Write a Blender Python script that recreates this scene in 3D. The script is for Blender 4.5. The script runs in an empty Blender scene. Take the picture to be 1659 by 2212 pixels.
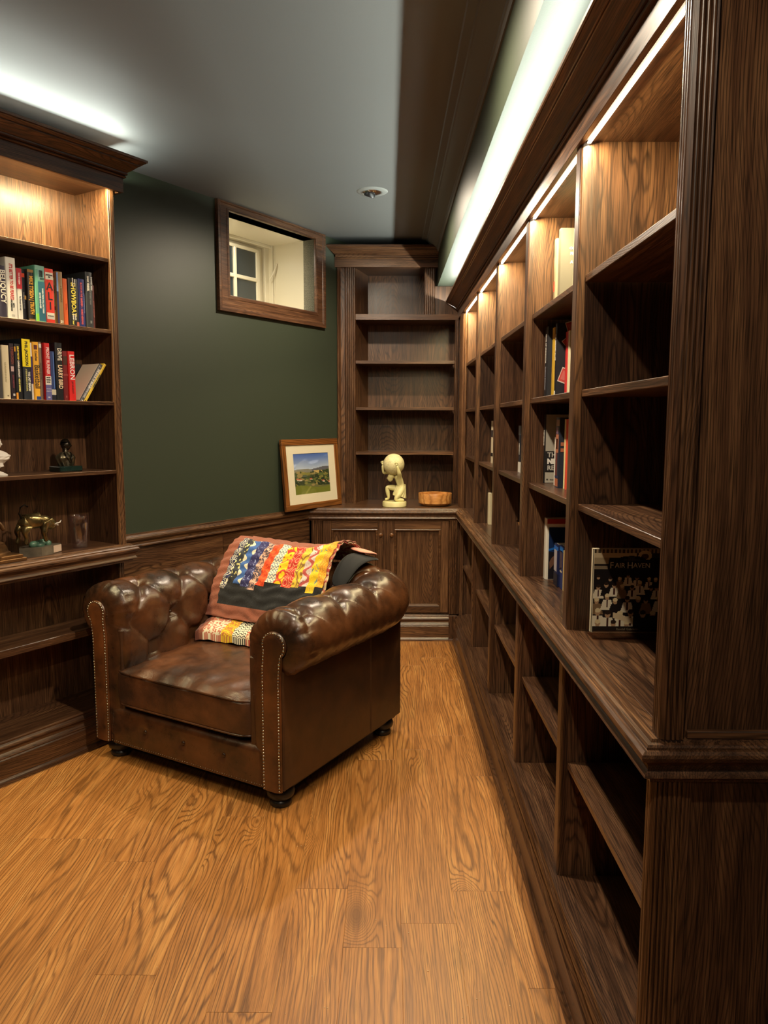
import bpy, bmesh, math, random
from mathutils import Vector, Matrix
random.seed(7)
SC = bpy.context.scene
COL = SC.collection
PI = math.pi

# ------------------------------------------------------------------ camera
cam_d = bpy.data.cameras.new('camera'); cam = bpy.data.objects.new('camera', cam_d); COL.objects.link(cam)
SC.camera = cam
PITCH, YAW, ROLL = .1179, .0036, -.0024
cam_d.sensor_fit = 'HORIZONTAL'; cam_d.sensor_width = 36.0
cam_d.lens = 1633.8 / 1659.0 * 36.0
cam_d.clip_start = .02
cam.matrix_world = (Matrix.Translation((0, 0, 1.5)) @ Matrix.Rotation(YAW, 4, 'Z')
                    @ Matrix.Rotation(PI / 2 - PITCH, 4, 'X') @ Matrix.Rotation(-ROLL, 4, 'Z'))
# ------------------------------------------------------------------ world, exposure
w = bpy.data.worlds.new('world'); SC.world = w; w.use_nodes = True
w.node_tree.nodes['Background'].inputs[0].default_value = (.02, .025, .035, 1)
w.node_tree.nodes['Background'].inputs[1].default_value = .3
SC.view_settings.view_transform = 'Standard'; SC.view_settings.look = 'None'
SC.view_settings.gamma = 1; SC.view_settings.use_curve_mapping = False
SC.view_settings.exposure = 0.0
SC.cycles.max_bounces = 8; SC.cycles.diffuse_bounces = 4; SC.cycles.glossy_bounces = 4
SC.cycles.transparent_max_bounces = 8
SC.cycles.sample_clamp_indirect = 4.0
SC.cycles.use_denoising = True
# light levels
P_DOWN = 118.0      # ceiling downlights, W
P_COVE = 100.0      # cove strips on top of the bookcases, W per metre-ish
P_LED = 17.0        # warm strips inside the bookcases
C_DOWN = (1.0, .84, .63)
C_COVE = (.93, 1.0, .90)
C_LED = (1.0, .82, .44)
CEIL = 2.756
DOWNLIGHTS = [(-.084, 4.32), (-.10, 2.30), (-.10, .35), (-.10, -1.6)]

# ------------------------------------------------------------------ frames
A = .575
class Frame:
    def __init__(s, ang, o=(0, 0)):
        s.a = ang; s.c = math.cos(ang); s.s = math.sin(ang); s.o = o
    def w(s, x, y, z=0.):
        return (s.o[0] + s.c * x - s.s * y, s.o[1] + s.s * x + s.c * y, z)
FW = Frame(0)                       # world: back wall units face -y
FR = Frame(-PI / 2)                 # right wall units: x = -Y, y = X, face -y
FD = Frame(PI / 2 - A)              # slanted left wall: x along the wall, y = depth
FC = Frame(math.radians(-29.8), (-.396, 2.75))   # armchair

def area(name, frame, x, y, z, sx, sy, direction, power, color, spread=None):
    d = bpy.data.lights.new(name, 'AREA'); d.shape = 'RECTANGLE'; d.size = sx; d.size_y = sy
    d.energy = power; d.color = color
    if spread: d.spread = spread
    o = bpy.data.objects.new(name, d); COL.objects.link(o)
    o.location = frame.w(x, y, z)
    # direction given in frame coords; long side (size) along frame x (or y when 'Y' passed)
    dv = Vector(direction[:3]).normalized(); lx = Vector(direction[3])
    zl = -dv; xl = lx.normalized(); yl = zl.cross(xl)
    m = Matrix((xl, yl, zl)).transposed()
    R = Matrix.Rotation(frame.a, 3, 'Z')
    o.rotation_euler = (R @ m).to_euler()
    return o

for i, (x, y) in enumerate(DOWNLIGHTS):
    d = bpy.data.lights.new('downlight_lamp', 'SPOT'); d.energy = P_DOWN * (.88, 1.14, .58, .28)[i]
    d.color = C_DOWN; d.spot_size = math.radians(174); d.spot_blend = .55; d.shadow_soft_size = .035
    o = bpy.data.objects.new('downlight_lamp', d); COL.objects.link(o); o.location = (x, y, CEIL - .035)
# cove strip on the right bookcase top: faces the room, shines up past the crown
area('cove_lamp_right', FR, -(1.40 + 5.40) / 2, 0.480, 2.324, 4.0, .010, (0, -1, 0, (1, 0, 0)), P_COVE * 4.0 / 9.5, C_COVE)
# left bookcase top: front strip and end return strip
area('cove_lamp_left', FD, (-.3 + 2.345) / 2, 2.938, 2.669, 2.645, .010, (0, -1, 0, (1, 0, 0)), P_COVE * .24, C_COVE)
area('cove_lamp_left_end', FD, 2.352, 3.06, 2.669, .20, .010, (1, 0, 0, (0, 1, 0)), P_COVE * .016, C_COVE)
# added fill light to brighten the window well, no fixture there
area('window_well_fill', FD, 3.55, 3.42, 2.695, .25, .12, (0, 0, -1, (1, 0, 0)), 3.6, (1, .93, .75))

# ------------------------------------------------------------------ node helpers
class NT:
    def __init__(s, name):
        s.m = bpy.data.materials.new(name); s.m.use_nodes = True
        s.t = s.m.node_tree; s.t.nodes.clear()
        s.out = s.t.nodes.new('ShaderNodeOutputMaterial')
        s.b = s.t.nodes.new('ShaderNodeBsdfPrincipled'); s.link(s.b.outputs[0], s.out.inputs[0])
    def n(s, ty, **k):
        x = s.t.nodes.new('ShaderNode' + ty)
        for a, v in k.items(): setattr(x, a, v)
        return x
    def link(s, a, b): s.t.links.new(a, b)
    def val(s, sock, v):
        if hasattr(v, 'is_linked') or isinstance(v, bpy.types.NodeSocket): s.link(v, sock)
        else: sock.default_value = v
    def math(s, op, a, b=0., c=None, clamp=False):
        x = s.n('Math', operation=op, use_clamp=clamp)
        s.val(x.inputs[0], a); s.val(x.inputs[1], b)
        if c is not None: s.val(x.inputs[2], c)
        return x.outputs[0]
    def comb(s, a, b, c):
        x = s.n('CombineXYZ'); s.val(x.inputs[0], a); s.val(x.inputs[1], b); s.val(x.inputs[2], c); return x.outputs[0]
    def noise(s, vec, scale, detail=2., rough=.5, dist=0.):
        x = s.n('TexNoise'); s.link(vec, x.inputs['Vector']); x.inputs['Scale'].default_value = scale
        x.inputs['Detail'].default_value = detail; x.inputs['Roughness'].default_value = rough
        x.inputs['Distortion'].default_value = dist
        return x.outputs['Fac']
    def vor(s, vec, scale, feature='F1', out='Distance'):
        x = s.n('TexVoronoi', feature=feature); s.link(vec, x.inputs['Vector']); x.inputs['Scale'].default_value = scale
        return x.outputs[out]
    def ramp(s, fac, stops, interp='LINEAR'):
        x = s.n('ValToRGB'); s.link(fac, x.inputs[0]); r = x.color_ramp; r.interpolation = interp
        while len(r.elements) < len(stops): r.elements.new(.5)
        for e, (p, c) in zip(r.elements, stops):
            e.position = p; e.color = (c, c, c, 1) if isinstance(c, (int, float)) else (*c, 1)
        return x.outputs[0]
    def mix(s, fac, a, b, mode='MIX'):
        x = s.n('Mix', data_type='RGBA', blend_type=mode)
        s.val(x.inputs['Factor'], fac)
        for i, v in ((6, a), (7, b)):
            if isinstance(v, tuple): x.inputs[i].default_value = (*v, 1)
            else: s.link(v, x.inputs[i])
        return x.outputs[2]
    def bump(s, h, strength, dist=.001):
        x = s.n('Bump'); x.inputs['Strength'].default_value = strength; x.inputs['Distance'].default_value = dist
        s.link(h, x.inputs['Height']); s.link(x.outputs[0], s.b.inputs['Normal']); return x
    def set(s, **k):
        for a, v in k.items():
            s.val(s.b.inputs[a.replace('_', ' ')], (*v, 1) if isinstance(v, tuple) and len(v) == 3 else v)
        return s.m
    def coord(s, kind='Object', rand=True):
        tc = s.n('TexCoord').outputs[kind]
        if not rand: return tc
        oi = s.n('ObjectInfo').outputs['Random']
        off = s.comb(s.math('MULTIPLY', oi, 3.7), s.math('MULTIPLY', oi, 5.3), s.math('MULTIPLY', oi, 41.))
        v = s.n('VectorMath', operation='ADD'); s.link(tc, v.inputs[0]); s.link(off, v.inputs[1])
        return v.outputs[0]

def lin(*c):   # sRGB 0-255 to linear
    return tuple(((x / 255) / 12.92 if x / 255 <= .04045 else (((x / 255) + .055) / 1.055) ** 2.4) for x in c)

def wood(name, axis, dark, mid, light, freq=95., rough=.38, knots=0., pore=.75, spread=.26, coat=0., tint=.25, lines=.8, warp=.012):
    s = NT(name)
    tc = s.n('TexCoord').outputs['Object']
    sp = s.n('SeparateXYZ'); s.link(tc, sp.inputs[0])
    ax = 'XYZ'.index(axis); cr = [i for i in range(3) if i != ax]
    oi = s.n('ObjectInfo').outputs['Random']
    r2 = s.math('FRACT', s.math('MULTIPLY', oi, 17.3)); r3 = s.math('FRACT', s.math('MULTIPLY', oi, 71.9))
    L = s.math('ADD', sp.outputs[ax], s.math('MULTIPLY', oi, 37.))
    a = s.math('ADD', sp.outputs[cr[0]], s.math('MULTIPLY', r2, .9))
    b = s.math('ADD', sp.outputs[cr[1]], s.math('MULTIPLY', r3, .9))
    v1 = s.comb(a, b, s.math('MULTIPLY', L, .16))
    n1 = s.noise(v1, 5.0, 3., .55)
    v2 = s.comb(s.math('MULTIPLY', a, .5), s.math('MULTIPLY', b, .5), s.math('MULTIPLY', L, .55))
    n2 = s.noise(v2, 1.6, 1., .5)
    # a' repeats every .34 m so that every board is cut near a heart
    af = s.math('SUBTRACT', s.math('FRACT', s.math('MULTIPLY', a, 3.0)), .5)
    bf = s.math('SUBTRACT', s.math('FRACT', s.math('MULTIPLY', b, 3.0)), .5)
    aa = s.math('ADD', s.math('DIVIDE', af, 3.0), s.math('MULTIPLY', s.math('SUBTRACT', n1, .5), .13))
    bb = s.math('ADD', s.math('DIVIDE', bf, 3.0), s.math('MULTIPLY', s.math('SUBTRACT', n2, .5), spread))
    r = s.math('SQRT', s.math('ADD', s.math('MULTIPLY', aa, aa), s.math('MULTIPLY', bb, bb)))
    if knots:
        kv = s.comb(a, b, s.math('MULTIPLY', L, .42))
        kd = s.vor(kv, 3.2)
        k = s.math('POWER', 2.718, s.math('MULTIPLY', s.math('MULTIPLY', kd, kd), -48.))
        r = s.math('ADD', r, s.math('MULTIPLY', k, knots))
    n3 = s.noise(s.comb(a, b, s.math('MULTIPLY', L, .07)), 26., 3., .6)
    r = s.math('ADD', r, s.math('MULTIPLY', s.math('SUBTRACT', n3, .5), warp))
    ring = s.math('ADD', s.math('MULTIPLY', s.math('SINE', s.math('MULTIPLY', r, freq * 6.283)), .5), .5)
    line = s.math('POWER', ring, 4.0)
    fine = s.noise(s.comb(a, b, s.math('MULTIPLY', L, .020)), 420., 2., .6)
    f2 = s.noise(s.comb(a, b, s.math('MULTIPLY', L, .05)), 55., 3., .62)
    nb = s.noise(s.comb(a, b, s.math('MULTIPLY', L, .2)), 4., 2., .5)
    fac = s.math('ADD', s.math('MULTIPLY', f2, .75), s.math('MULTIPLY', nb, .28))
    col = s.ramp(fac, [(.32, dark), (.52, mid), (.72, light)])
    lw = s.math('MULTIPLY', line, s.math('ADD', s.math('MULTIPLY', n1, lines * 1.4), lines * .3), clamp=True)
    col = s.mix(lw, col, tuple(x * .62 for x in dark))
    por = s.ramp(fine, [(.38, 1. - pore), (.50, 1.)])
    col = s.mix(1., col, por, 'MULTIPLY')
    if knots:
        col = s.mix(s.math('MULTIPLY', s.ramp(k, [(.45, 0.), (.95, 1.)]), .85), col, tuple(x * .6 for x in dark))
    t = s.math('ADD', s.math('MULTIPLY', r2, tint), 1. - tint / 2)
    col = s.mix(1., col, s.comb(t, t, t), 'MULTIPLY')
    s.link(col, s.b.inputs['Base Color'])
    s.set(Roughness=s.math('ADD', s.math('MULTIPLY', f2, .18), rough - .08))
    if coat: s.set(Coat_Weight=coat, Coat_Roughness=.25)
    s.bump(s.math('ADD', fine, s.math('MULTIPLY', ring, .3)), .22, .0008)
    return s.m

DK = (lin(62, 40, 27), lin(98, 66, 44), lin(134, 96, 64))
OAK = {a: wood('stained_oak_' + a, a, *DK, freq=185., rough=.34, pore=.6, lines=.72, coat=.12, warp=.008) for a in 'XYZ'}
FLOORMAT = wood('floor_oak', 'Y', lin(142, 90, 42), lin(170, 113, 57), lin(194, 140, 78), freq=110., rough=.42, knots=.11, pore=.38, spread=.18, tint=.08, lines=.85, warp=.018)

def flat(name, col, rough=.6, metal=0., **k):
    s = NT(name); s.set(Base_Color=col, Roughness=rough, Metallic=metal)
    v = s.coord('Object', False); s.bump(s.noise(v, 400., 2.), .05, .0005)
    if k: s.set(**k)
    return s.m
def paint(name, col, rough=.6, bump=.12):
    s = NT(name); v = s.coord('Object', False)
    n = s.noise(v, 1.3, 3.); c = s.mix(s.math('MULTIPLY', n, .35), tuple(x * .93 for x in col), tuple(x * 1.12 for x in col))
    s.link(c, s.b.inputs['Base Color']); s.set(Roughness=rough)
    s.bump(s.noise(v, 260., 3.), bump, .0012); return s.m
GREEN = paint('green_wall_paint', (.037, .048, .029), .5)
GREENC = paint('green_ceiling_paint', (.150, .158, .156), .7)
CREAM = paint('cream_gloss_paint', (.78, .72, .56), .25, .03)
DARKGLASS = flat('night_glass', (.035, .045, .05), .08, 0., Specular_IOR_Level=.8)
BEIGE = paint('rear_wall_paint', (.10, .11, .09), .7)

def emis(name, col, strength):
    s = NT(name); s.set(Base_Color=(0., 0., 0.), Emission_Color=col, Emission_Strength=strength); return s.m

def leather(name, base_d, base_l, rough=.30, wr=.35):
    s = NT(name); v = s.coord('Object', False)
    n = s.noise(v, 5.5, 4., .6); n2 = s.noise(v, 28., 3., .6)
    f = s.math('ADD', s.math('MULTIPLY', n, .85), s.math('MULTIPLY', n2, .22))
    c = s.ramp(f, [(.40, base_d), (.56, tuple((a + b) / 2 for a, b in zip(base_d, base_l))), (.72, base_l)])
    s.link(c, s.b.inputs['Base Color'])
    s.set(Roughness=s.math('ADD', s.math('MULTIPLY', n2, .22), rough - .09), Coat_Weight=.25, Coat_Roughness=.22)
    grain = s.vor(v, 420.); cre = s.noise(v, 16., 5., .7, .6)
    s.bump(s.math('ADD', s.math('MULTIPLY', grain, .16), s.math('MULTIPLY', cre, 1.1)), wr, .004)
    return s.m
LEATH = leather('antique_leather', lin(36, 23, 16), lin(94, 55, 30), .28)
LEATHS = leather('seat_leather', lin(50, 31, 22), lin(104, 63, 38), .34, .7)
LEATHP = leather('side_leather', lin(48, 28, 17), lin(80, 48, 26), .42, .12)

# ------------------------------------------------------------------ mesh builder
class MB:
    def __init__(s): s.v = []; s.f = []; s.uv = {}; s.smooth = False
    def add(s, vs, fs):
        o = len(s.v); s.v += [tuple(p) for p in vs]; s.f += [tuple(i + o for i in f) for f in fs]; return s
    def box(s, x0, x1, y0, y1, z0, z1, b=0.):
        if x0 > x1: x0, x1 = x1, x0
        if y0 > y1: y0, y1 = y1, y0
        if b <= 0:
            return s.add([(x, y, z) for x in (x0, x1) for y in (y0, y1) for z in (z0, z1)],
                         [(0, 1, 3, 2), (4, 6, 7, 5), (0, 4, 5, 1), (2, 3, 7, 6), (0, 2, 6, 4), (1, 5, 7, 3)])
        bm = bmesh.new(); bmesh.ops.create_cube(bm, size=1)
        for q in bm.verts:
            q.co = Vector(((x0 + x1) / 2 + q.co.x * (x1 - x0), (y0 + y1) / 2 + q.co.y * (y1 - y0), (z0 + z1) / 2 + q.co.z * (z1 - z0)))
        b = min(b, (x1 - x0) * .45, (y1 - y0) * .45, (z1 - z0) * .45)
        bmesh.ops.bevel(bm, geom=list(bm.edges), offset=b, segments=1, affect='EDGES', profile=.5)
        s.frombm(bm); return s
    def frombm(s, bm):
        bm.verts.index_update(); s.add([q.co[:] for q in bm.verts], [[q.index for q in f.verts] for f in bm.faces]); bm.free(); return s
    def prism(s, poly, z0, z1):      # poly in xy
        n = len(poly)
        vs = [(x, y, z0) for x, y in poly] + [(x, y, z1) for x, y in poly]
        fs = [(i, (i + 1) % n, n + (i + 1) % n, n + i) for i in range(n)] + [tuple(range(n - 1, -1, -1)), tuple(range(n, 2 * n))]
        return s.add(vs, fs)
    def extrude(s, poly, axis, a, b):   # poly: 2D in the other two axes (cyclic order), extruded along axis
        n = len(poly); vs = []
        for t in (a, b):
            for p, q in poly:
                vs.append({'X': (t, p, q), 'Y': (p, t, q), 'Z': (p, q, t)}[axis])
        return s.add(vs, [(i, (i + 1) % n, n + (i + 1) % n, n + i) for i in range(n)] + [tuple(range(n - 1, -1, -1)), tuple(range(n, 2 * n))])
    def sweep(s, prof, path, z=0.):     # prof [(out, z)], path [(x,y)]; out is to the left of the direction of travel
        P = [Vector(p) for p in path]; nn = []
        for i in range(len(P) - 1):
            d = (P[i + 1] - P[i]).normalized(); nn.append(Vector((-d.y, d.x)))
        k = len(prof); vs = []
        for i, p in enumerate(P):
            if i == 0: m = nn[0]
            elif i == len(P) - 1: m = nn[-1]
            else: m = (nn[i - 1] + nn[i]) / (1 + nn[i - 1].dot(nn[i]))
            for o, zz in prof: q = p + m * o; vs.append((q.x, q.y, zz + z))
        fs = []
        for i in range(len(P) - 1):
            for j in range(k):
                a, b = i * k + j, i * k + (j + 1) % k
                fs.append((a, b, b + k, a + k))
        fs += [tuple(range(k)), tuple(range((len(P) - 1) * k + k - 1, (len(P) - 1) * k - 1, -1))]
        return s.add(vs, fs)
    def lathe(s, prof, n=32, c=(0, 0, 0), sx=1., sy=1.):
        k = len(prof); vs = []
        for i in range(n):
            a = 2 * PI * i / n
            for r, z in prof: vs.append((c[0] + r * math.cos(a) * sx, c[1] + r * math.sin(a) * sy, c[2] + z))
        fs = [(i * k + j, ((i + 1) % n) * k + j, ((i + 1) % n) * k + j + 1, i * k + j + 1) for i in range(n) for j in range(k - 1)]
        if prof[0][0] > 1e-6: fs.append(tuple(i * k for i in range(n - 1, -1, -1)))
        if prof[-1][0] > 1e-6: fs.append(tuple(i * k + k - 1 for i in range(n)))
        return s.add(vs, fs)
    def tube(s, pts, r, n=10):
        pts = [Vector(p) for p in pts]; rr = r if isinstance(r, (list, tuple)) else [r] * len(pts)
        up = Vector((0, 0, 1)); vs = []
        for i, p in enumerate(pts):
            d = (pts[min(i + 1, len(pts) - 1)] - pts[max(i - 1, 0)]).normalized()
            a = d.cross(up)
            if a.length < .05: a = d.cross(Vector((1, 0, 0)))
            a.normalize(); b = d.cross(a)
            for j in range(n):
                t = 2 * PI * j / n; q = p + (a * math.cos(t) + b * math.sin(t)) * rr[i]; vs.append(q[:])
        m = len(pts)
        fs = [(i * n + j, i * n + (j + 1) % n, (i + 1) * n + (j + 1) % n, (i + 1) * n + j) for i in range(m - 1) for j in range(n)]
        fs += [tuple(range(n - 1, -1, -1)), tuple(range((m - 1) * n, m * n))]
        return s.add(vs, fs)
    def ball(s, c, rx, ry=None, rz=None, seg=20, rings=12):
        ry = ry or rx; rz = rz or rx
        prof = [(math.sin(PI * i / rings), -math.cos(PI * i / rings)) for i in range(rings + 1)]
        prof[0] = (0, -1); prof[-1] = (0, 1)
        bm = bmesh.new(); bmesh.ops.create_uvsphere(bm, u_segments=seg, v_segments=rings, radius=1)
        for q in bm.verts: q.co = Vector((c[0] + q.co.x * rx, c[1] + q.co.y * ry, c[2] + q.co.z * rz))
        return s.frombm(bm)
    def grid(s, fn, nu, nv, closed_u=False):
        vs = [fn(i / (nu if closed_u else nu - 1), j / (nv - 1)) for i in range(nu) for j in range(nv)]
        m = nu if closed_u else nu - 1
        return s.add(vs, [(i * nv + j, ((i + 1) % nu) * nv + j, ((i + 1) % nu) * nv + j + 1, i * nv + j + 1) for i in range(m) for j in range(nv - 1)])

def link_mesh(name, mb, mat, smooth=None, recalc=True):
    me = bpy.data.meshes.new(name); me.from_pydata(mb.v, [], mb.f)
    if recalc:
        bm = bmesh.new(); bm.from_mesh(me); bmesh.ops.recalc_face_normals(bm, faces=bm.faces); bm.to_mesh(me); bm.free()
    me.materials.append(mat)
    if smooth is not None:
        for p in me.polygons: p.use_smooth = True
        if smooth < 3.1: me.set_sharp_from_angle(angle=smooth)
    o = bpy.data.objects.new(name, me); COL.objects.link(o); return o

class Thing:
    def __init__(s, name, label, cat, frame, org, group=None, structure=False, rz=0., tilt=None):
        s.f = frame; s.org = org
        o = bpy.data.objects.new(name, None); COL.objects.link(o); s.o = o
        o.empty_display_size = .1
        o.location = frame.w(*org); o.rotation_euler = (0, 0, frame.a + rz)
        if tilt is not None: o.rotation_euler = (Matrix.Rotation(frame.a, 3, 'Z') @ tilt).to_euler()
        if label: o['label'] = label
        if cat: o['category'] = cat
        if group: o['group'] = group
        if structure: o['kind'] = 'structure'
        s.local = False
    def part(s, name, mb, mat, parent=None, label=None, smooth=None, stuff=False):
        if not s.local:
            ox, oy, oz = s.org; mb.v = [(a - ox, b - oy, c - oz) for a, b, c in mb.v]
        o = link_mesh(name, mb, mat, smooth); o.parent = parent or s.o
        if label: o['label'] = label
        if stuff: o['kind'] = 'stuff'
        return o
    def text(s, body, loc, size, mat, rot, parent=None, name='lettering', sx=1., bold=0., align='CENTER', label=None):
        cu = bpy.data.curves.new(name, 'FONT'); cu.body = body; cu.size = size; cu.align_x = align; cu.align_y = 'CENTER'
        cu.offset = bold; cu.extrude = .0003; cu.materials.append(mat); cu.resolution_u = 2
        o = bpy.data.objects.new(name, cu); COL.objects.link(o); o.parent = parent or s.o
        ox, oy, oz = (0, 0, 0) if s.local else s.org
        p = Vector((loc[0] - ox, loc[1] - oy, loc[2] - oz))
        o.matrix_local = Matrix.Translation(p) @ rot.to_4x4() @ Matrix.Diagonal((sx, 1, 1, 1))
        return o
def M3(x, y, z): return Matrix((x, y, z)).transposed()
TXT_FRONT = M3(Vector((1, 0, 0)), Vector((0, 0, 1)), Vector((0, -1, 0)))      # reads left to right, faces -y
TXT_DOWN = M3(Vector((0, 0, -1)), Vector((1, 0, 0)), Vector((0, -1, 0)))      # reads downwards, faces -y

def structure(name, mb, mat, frame=FW, smooth=None, parent=None):
    mb.v = [frame.w(*p) for p in mb.v] if frame is not FW else mb.v
    o = link_mesh(name, mb, mat, smooth)
    if parent: o.parent = parent
    else: o['kind'] = 'structure'
    return o
def framed(name, mb, mat, frame, smooth=None):      # structure kept in its own frame so grain follows it
    o = link_mesh(name, mb, mat, smooth); o.rotation_euler = (0, 0, frame.a); o['kind'] = 'structure'; return o
# ================================================================== the room
WY = 3.245                       # slanted wall, depth in its own frame
fl = MB().box(-5.6, 3.2, -3.2, 6.2, -.06, -.006)
FLOOR = structure('floor', fl, flat('subfloor', lin(60, 38, 22), .8))
# planks run along Y, .168 wide, 1.22 long
pm = {}
rnd = random.Random(3)
def plank(x0, y0, y1):
    key = round(y1 - y0, 3)
    if key not in pm:
        mb = MB(); w_, h_ = .16775, key - .0006
        bm = bmesh.new(); bmesh.ops.create_cube(bm, size=1)
        for q in bm.verts: q.co = Vector((w_ / 2 + q.co.x * w_, h_ / 2 + q.co.y * h_, -.003 + q.co.z * .006))
        bmesh.ops.bevel(bm, geom=[e for e in bm.edges if all(v.co.z > -.001 for v in e.verts)], offset=.0004, segments=1, affect='EDGES')
        mb.frombm(bm); o = link_mesh('plank', mb, FLOORMAT); pm[key] = o.data
    else:
        o = bpy.data.objects.new('plank', pm[key]); COL.objects.link(o)
    o.location = (x0, y0, 0); o.parent = FLOOR
PL = 1.22
for i in range(-15, 7):
    x0 = -.122 + .168 * i
    off = {0: 2.013 - PL, -1: 2.289 - PL, 1: .9, -2: .55, -3: 2.738 - PL, -4: 1.9 - PL, -6: 2.577 - 2 * PL, -7: 2.577 - PL}.get(i, rnd.uniform(0, PL))
    y = off - 2 * PL
    while y < 5.4:
        y1 = y + PL
        xl = (x0 + .168)
        wall_x = lambda yy: (-WY + yy * math.sin(A)) / math.cos(A)
        if y1 > -.6 and xl > wall_x(max(y, -.6)) - .05 and x0 < .62: plank(x0, max(y, -.6) if y < -.6 else y, y1)
        y = y1
structure('ceiling', MB().box(-5.6, 3.2, -3.2, 6.2, CEIL, CEIL + .08), GREENC)
# slanted left wall with the window opening
WX0, WX1, WZ0, WZ1, WD = 3.305, 4.105, 2.237, 2.709, 3.66
wl = MB()
for a, b, c, d in ((-4.2, WX0, 0, CEIL), (WX1, 5.0, 0, CEIL), (WX0, WX1, 0, WZ0), (WX0, WX1, WZ1, CEIL)): wl.box(a, b, WY, WY + .09, c, d)
WALL = framed('wall_left', wl, GREEN, FD)
# wainscot panels below the chair rail
def wain(x0, x1):
    mb = MB().box(x0, x1, WY - .012, WY, .17, .86, .002); o = link_mesh('wainscot_panel', mb, OAK['X']); o.parent = WALL
wain(2.33, 3.20); wain(3.203, 4.10)
structure('wall_back', MB().box(-1.0, 1.2, 5.76, 5.86, 0, CEIL), GREEN)
structure('wall_right', MB().box(.88, .98, .9, 5.8, 0, CEIL), GREEN)
structure('wall_right_front', MB().box(.98, 3.1, .9, 1.0, 0, CEIL), BEIGE)
structure('wall_side', MB().box(3.1, 3.2, -3.2, 1.0, 0, CEIL), BEIGE)
structure('wall_front', MB().box(-5.6, 3.2, -3.2, -3.1, 0, CEIL), BEIGE)
# soffit over the right bookcases and its painted crown
structure('soffit', MB().box(.352, .9, .6, 5.70, 2.449, CEIL), GREEN)
cp = [(0, -.092), (.006, -.092), (.010, -.086), (.012, -.080), (.016, -.078), (.018, -.070), (.030, -.064), (.058, -.040), (.074, -.022),
      (.080, -.020), (.084, -.012), (.112, -.008), (.116, 0), (0, 0)]
structure('trim_1', MB().sweep(cp, [(.352, .6), (.352, 5.40)], CEIL), GREENC, smooth=.5)
# chair rail on the slanted wall
RAIL = [(0, .92), (.020, .92), (.021, .914), (.027, .911), (.031, .905), (.036, .902), (.0385, .896), (.036, .887), (.027, .880), (.022, .873),
        (.022, .864), (.029, .857), (.030, .851), (.024, .847), (.014, .845), (0, .845)]
mb = MB().sweep([(o, z) for o, z in RAIL], [(4.14, WY), (2.325, WY)]); framed('trim_2', mb, OAK['X'], FD, smooth=.6)
mb = MB().sweep([(0, .18), (.016, .18), (.018, .17), (.022, .16), (.024, .12), (.026, .02), (.038, .01), (.038, 0), (0, 0)], [(4.14, WY), (2.325, WY)])
framed('baseboard_left', mb, OAK['X'], FD, smooth=.6)

# window: casing, cream well, sash, panes, latch
win = Thing('window_1', None, None, FD, (3.705, WY, WZ0), structure=True)
cas = [(0, 0), (.006, .0), (.016, .004), (.019, .010), (.019, .022), (.016, .026), (.016, .070), (.020, .074), (.024, .082), (.024, .098), (.0, .098)]
def casing(mb):
    x0, x1, z0, z1 = WX0, WX1, WZ0, WZ1
    corners = [(x0, z0), (x1, z0), (x1, z1), (x0, z1)]
    k = len(cas); vs = []
    for (cx_, cz_), (sx_, sz_) in zip(corners, ((-1, -1), (1, -1), (1, 1), (-1, 1))):
        for h, e in cas:
            ez = e if sz_ < 0 else e * .46
            vs.append((cx_ + sx_ * e, WY - h, cz_ + sz_ * ez))
    fs = []
    for i in range(4):
        for j in range(k): fs.append((i * k + j, i * k + (j + 1) % k, ((i + 1) % 4) * k + (j + 1) % k, ((i + 1) % 4) * k + j))
    mb.add(vs, fs); return mb
win.part('casing', casing(MB()), OAK['X'], smooth=.4, label='dark stained moulded oak casing')
t_ = .012
well = MB().box(WX0 - t_, WX0, WY + .001, WD, WZ0 - t_, WZ1 + t_).box(WX1, WX1 + t_, WY + .001, WD, WZ0 - t_, WZ1 + t_)
well.box(WX0, WX1, WY + .001, WD, WZ0 - t_, WZ0).box(WX0, WX1, WY + .001, WD, WZ1, WZ1 + t_)
win.part('window_reveal', well, CREAM, label='glossy cream boards lining the deep window well')
win.part('window_reveal_trim', MB().box(WX1 - .004, WX1, WY + .34, WY + .35, WZ0, WZ1).box(WX1 - .012, WX1, 3.60, WD, WZ0, WZ1, .002).box(WX1 - .05, WX1, 3.635, WD, WZ0, WZ1, .003).box(WX0, WX1, 3.61, WD, WZ1 - .02, WZ1, .003), CREAM)
YS = 3.62
sash = MB()
sx0, sx1, sz0, sz1 = WX0 + .05, 3.99, WZ0 + .03, 2.662
sash.box(sx0, sx0 + .035, YS, YS + .04, sz0, sz1, .003).box(sx1 - .033, sx1, YS, YS + .04, sz0, sz1, .003)
sash.box(sx0, sx1, YS, YS + .04, sz0, sz0 + .035, .003).box(sx0, sx1, YS, YS + .04, sz1 - .022, sz1, .003)
so = win.part('sash', sash, CREAM)
win.part('muntin', MB().box(3.741, 3.764, YS - .002, YS + .02, sz0 + .03, sz1 - .02, .003), CREAM, parent=so)
win.part('muntin', MB().box(3.545, 3.565, YS - .002, YS + .02, sz0 + .03, sz1 - .02, .003), CREAM, parent=so)
win.part('muntin', MB().box(sx0 + .03, sx1 - .03, YS - .001, YS + .018, 2.446, 2.470, .003), CREAM, parent=so)
for a, b in ((sx0 + .03, 3.546), (3.564, 3.742), (3.763, sx1 - .03)):
    for c, d in ((sz0 + .03, 2.447), (2.469, sz1 - .02)):
        win.part('pane', MB().box(a, b, YS + .012, YS + .016, c, d), DARKGLASS)
win.part('latch', MB().tube([(4.06, 3.60, 2.47), (4.062, 3.585, 2.49), (4.075, 3.57, 2.53), (4.095, 3.56, 2.585)], [.005, .005, .006, .004], 8), CREAM, smooth=1., label='cream lever latch')
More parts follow.
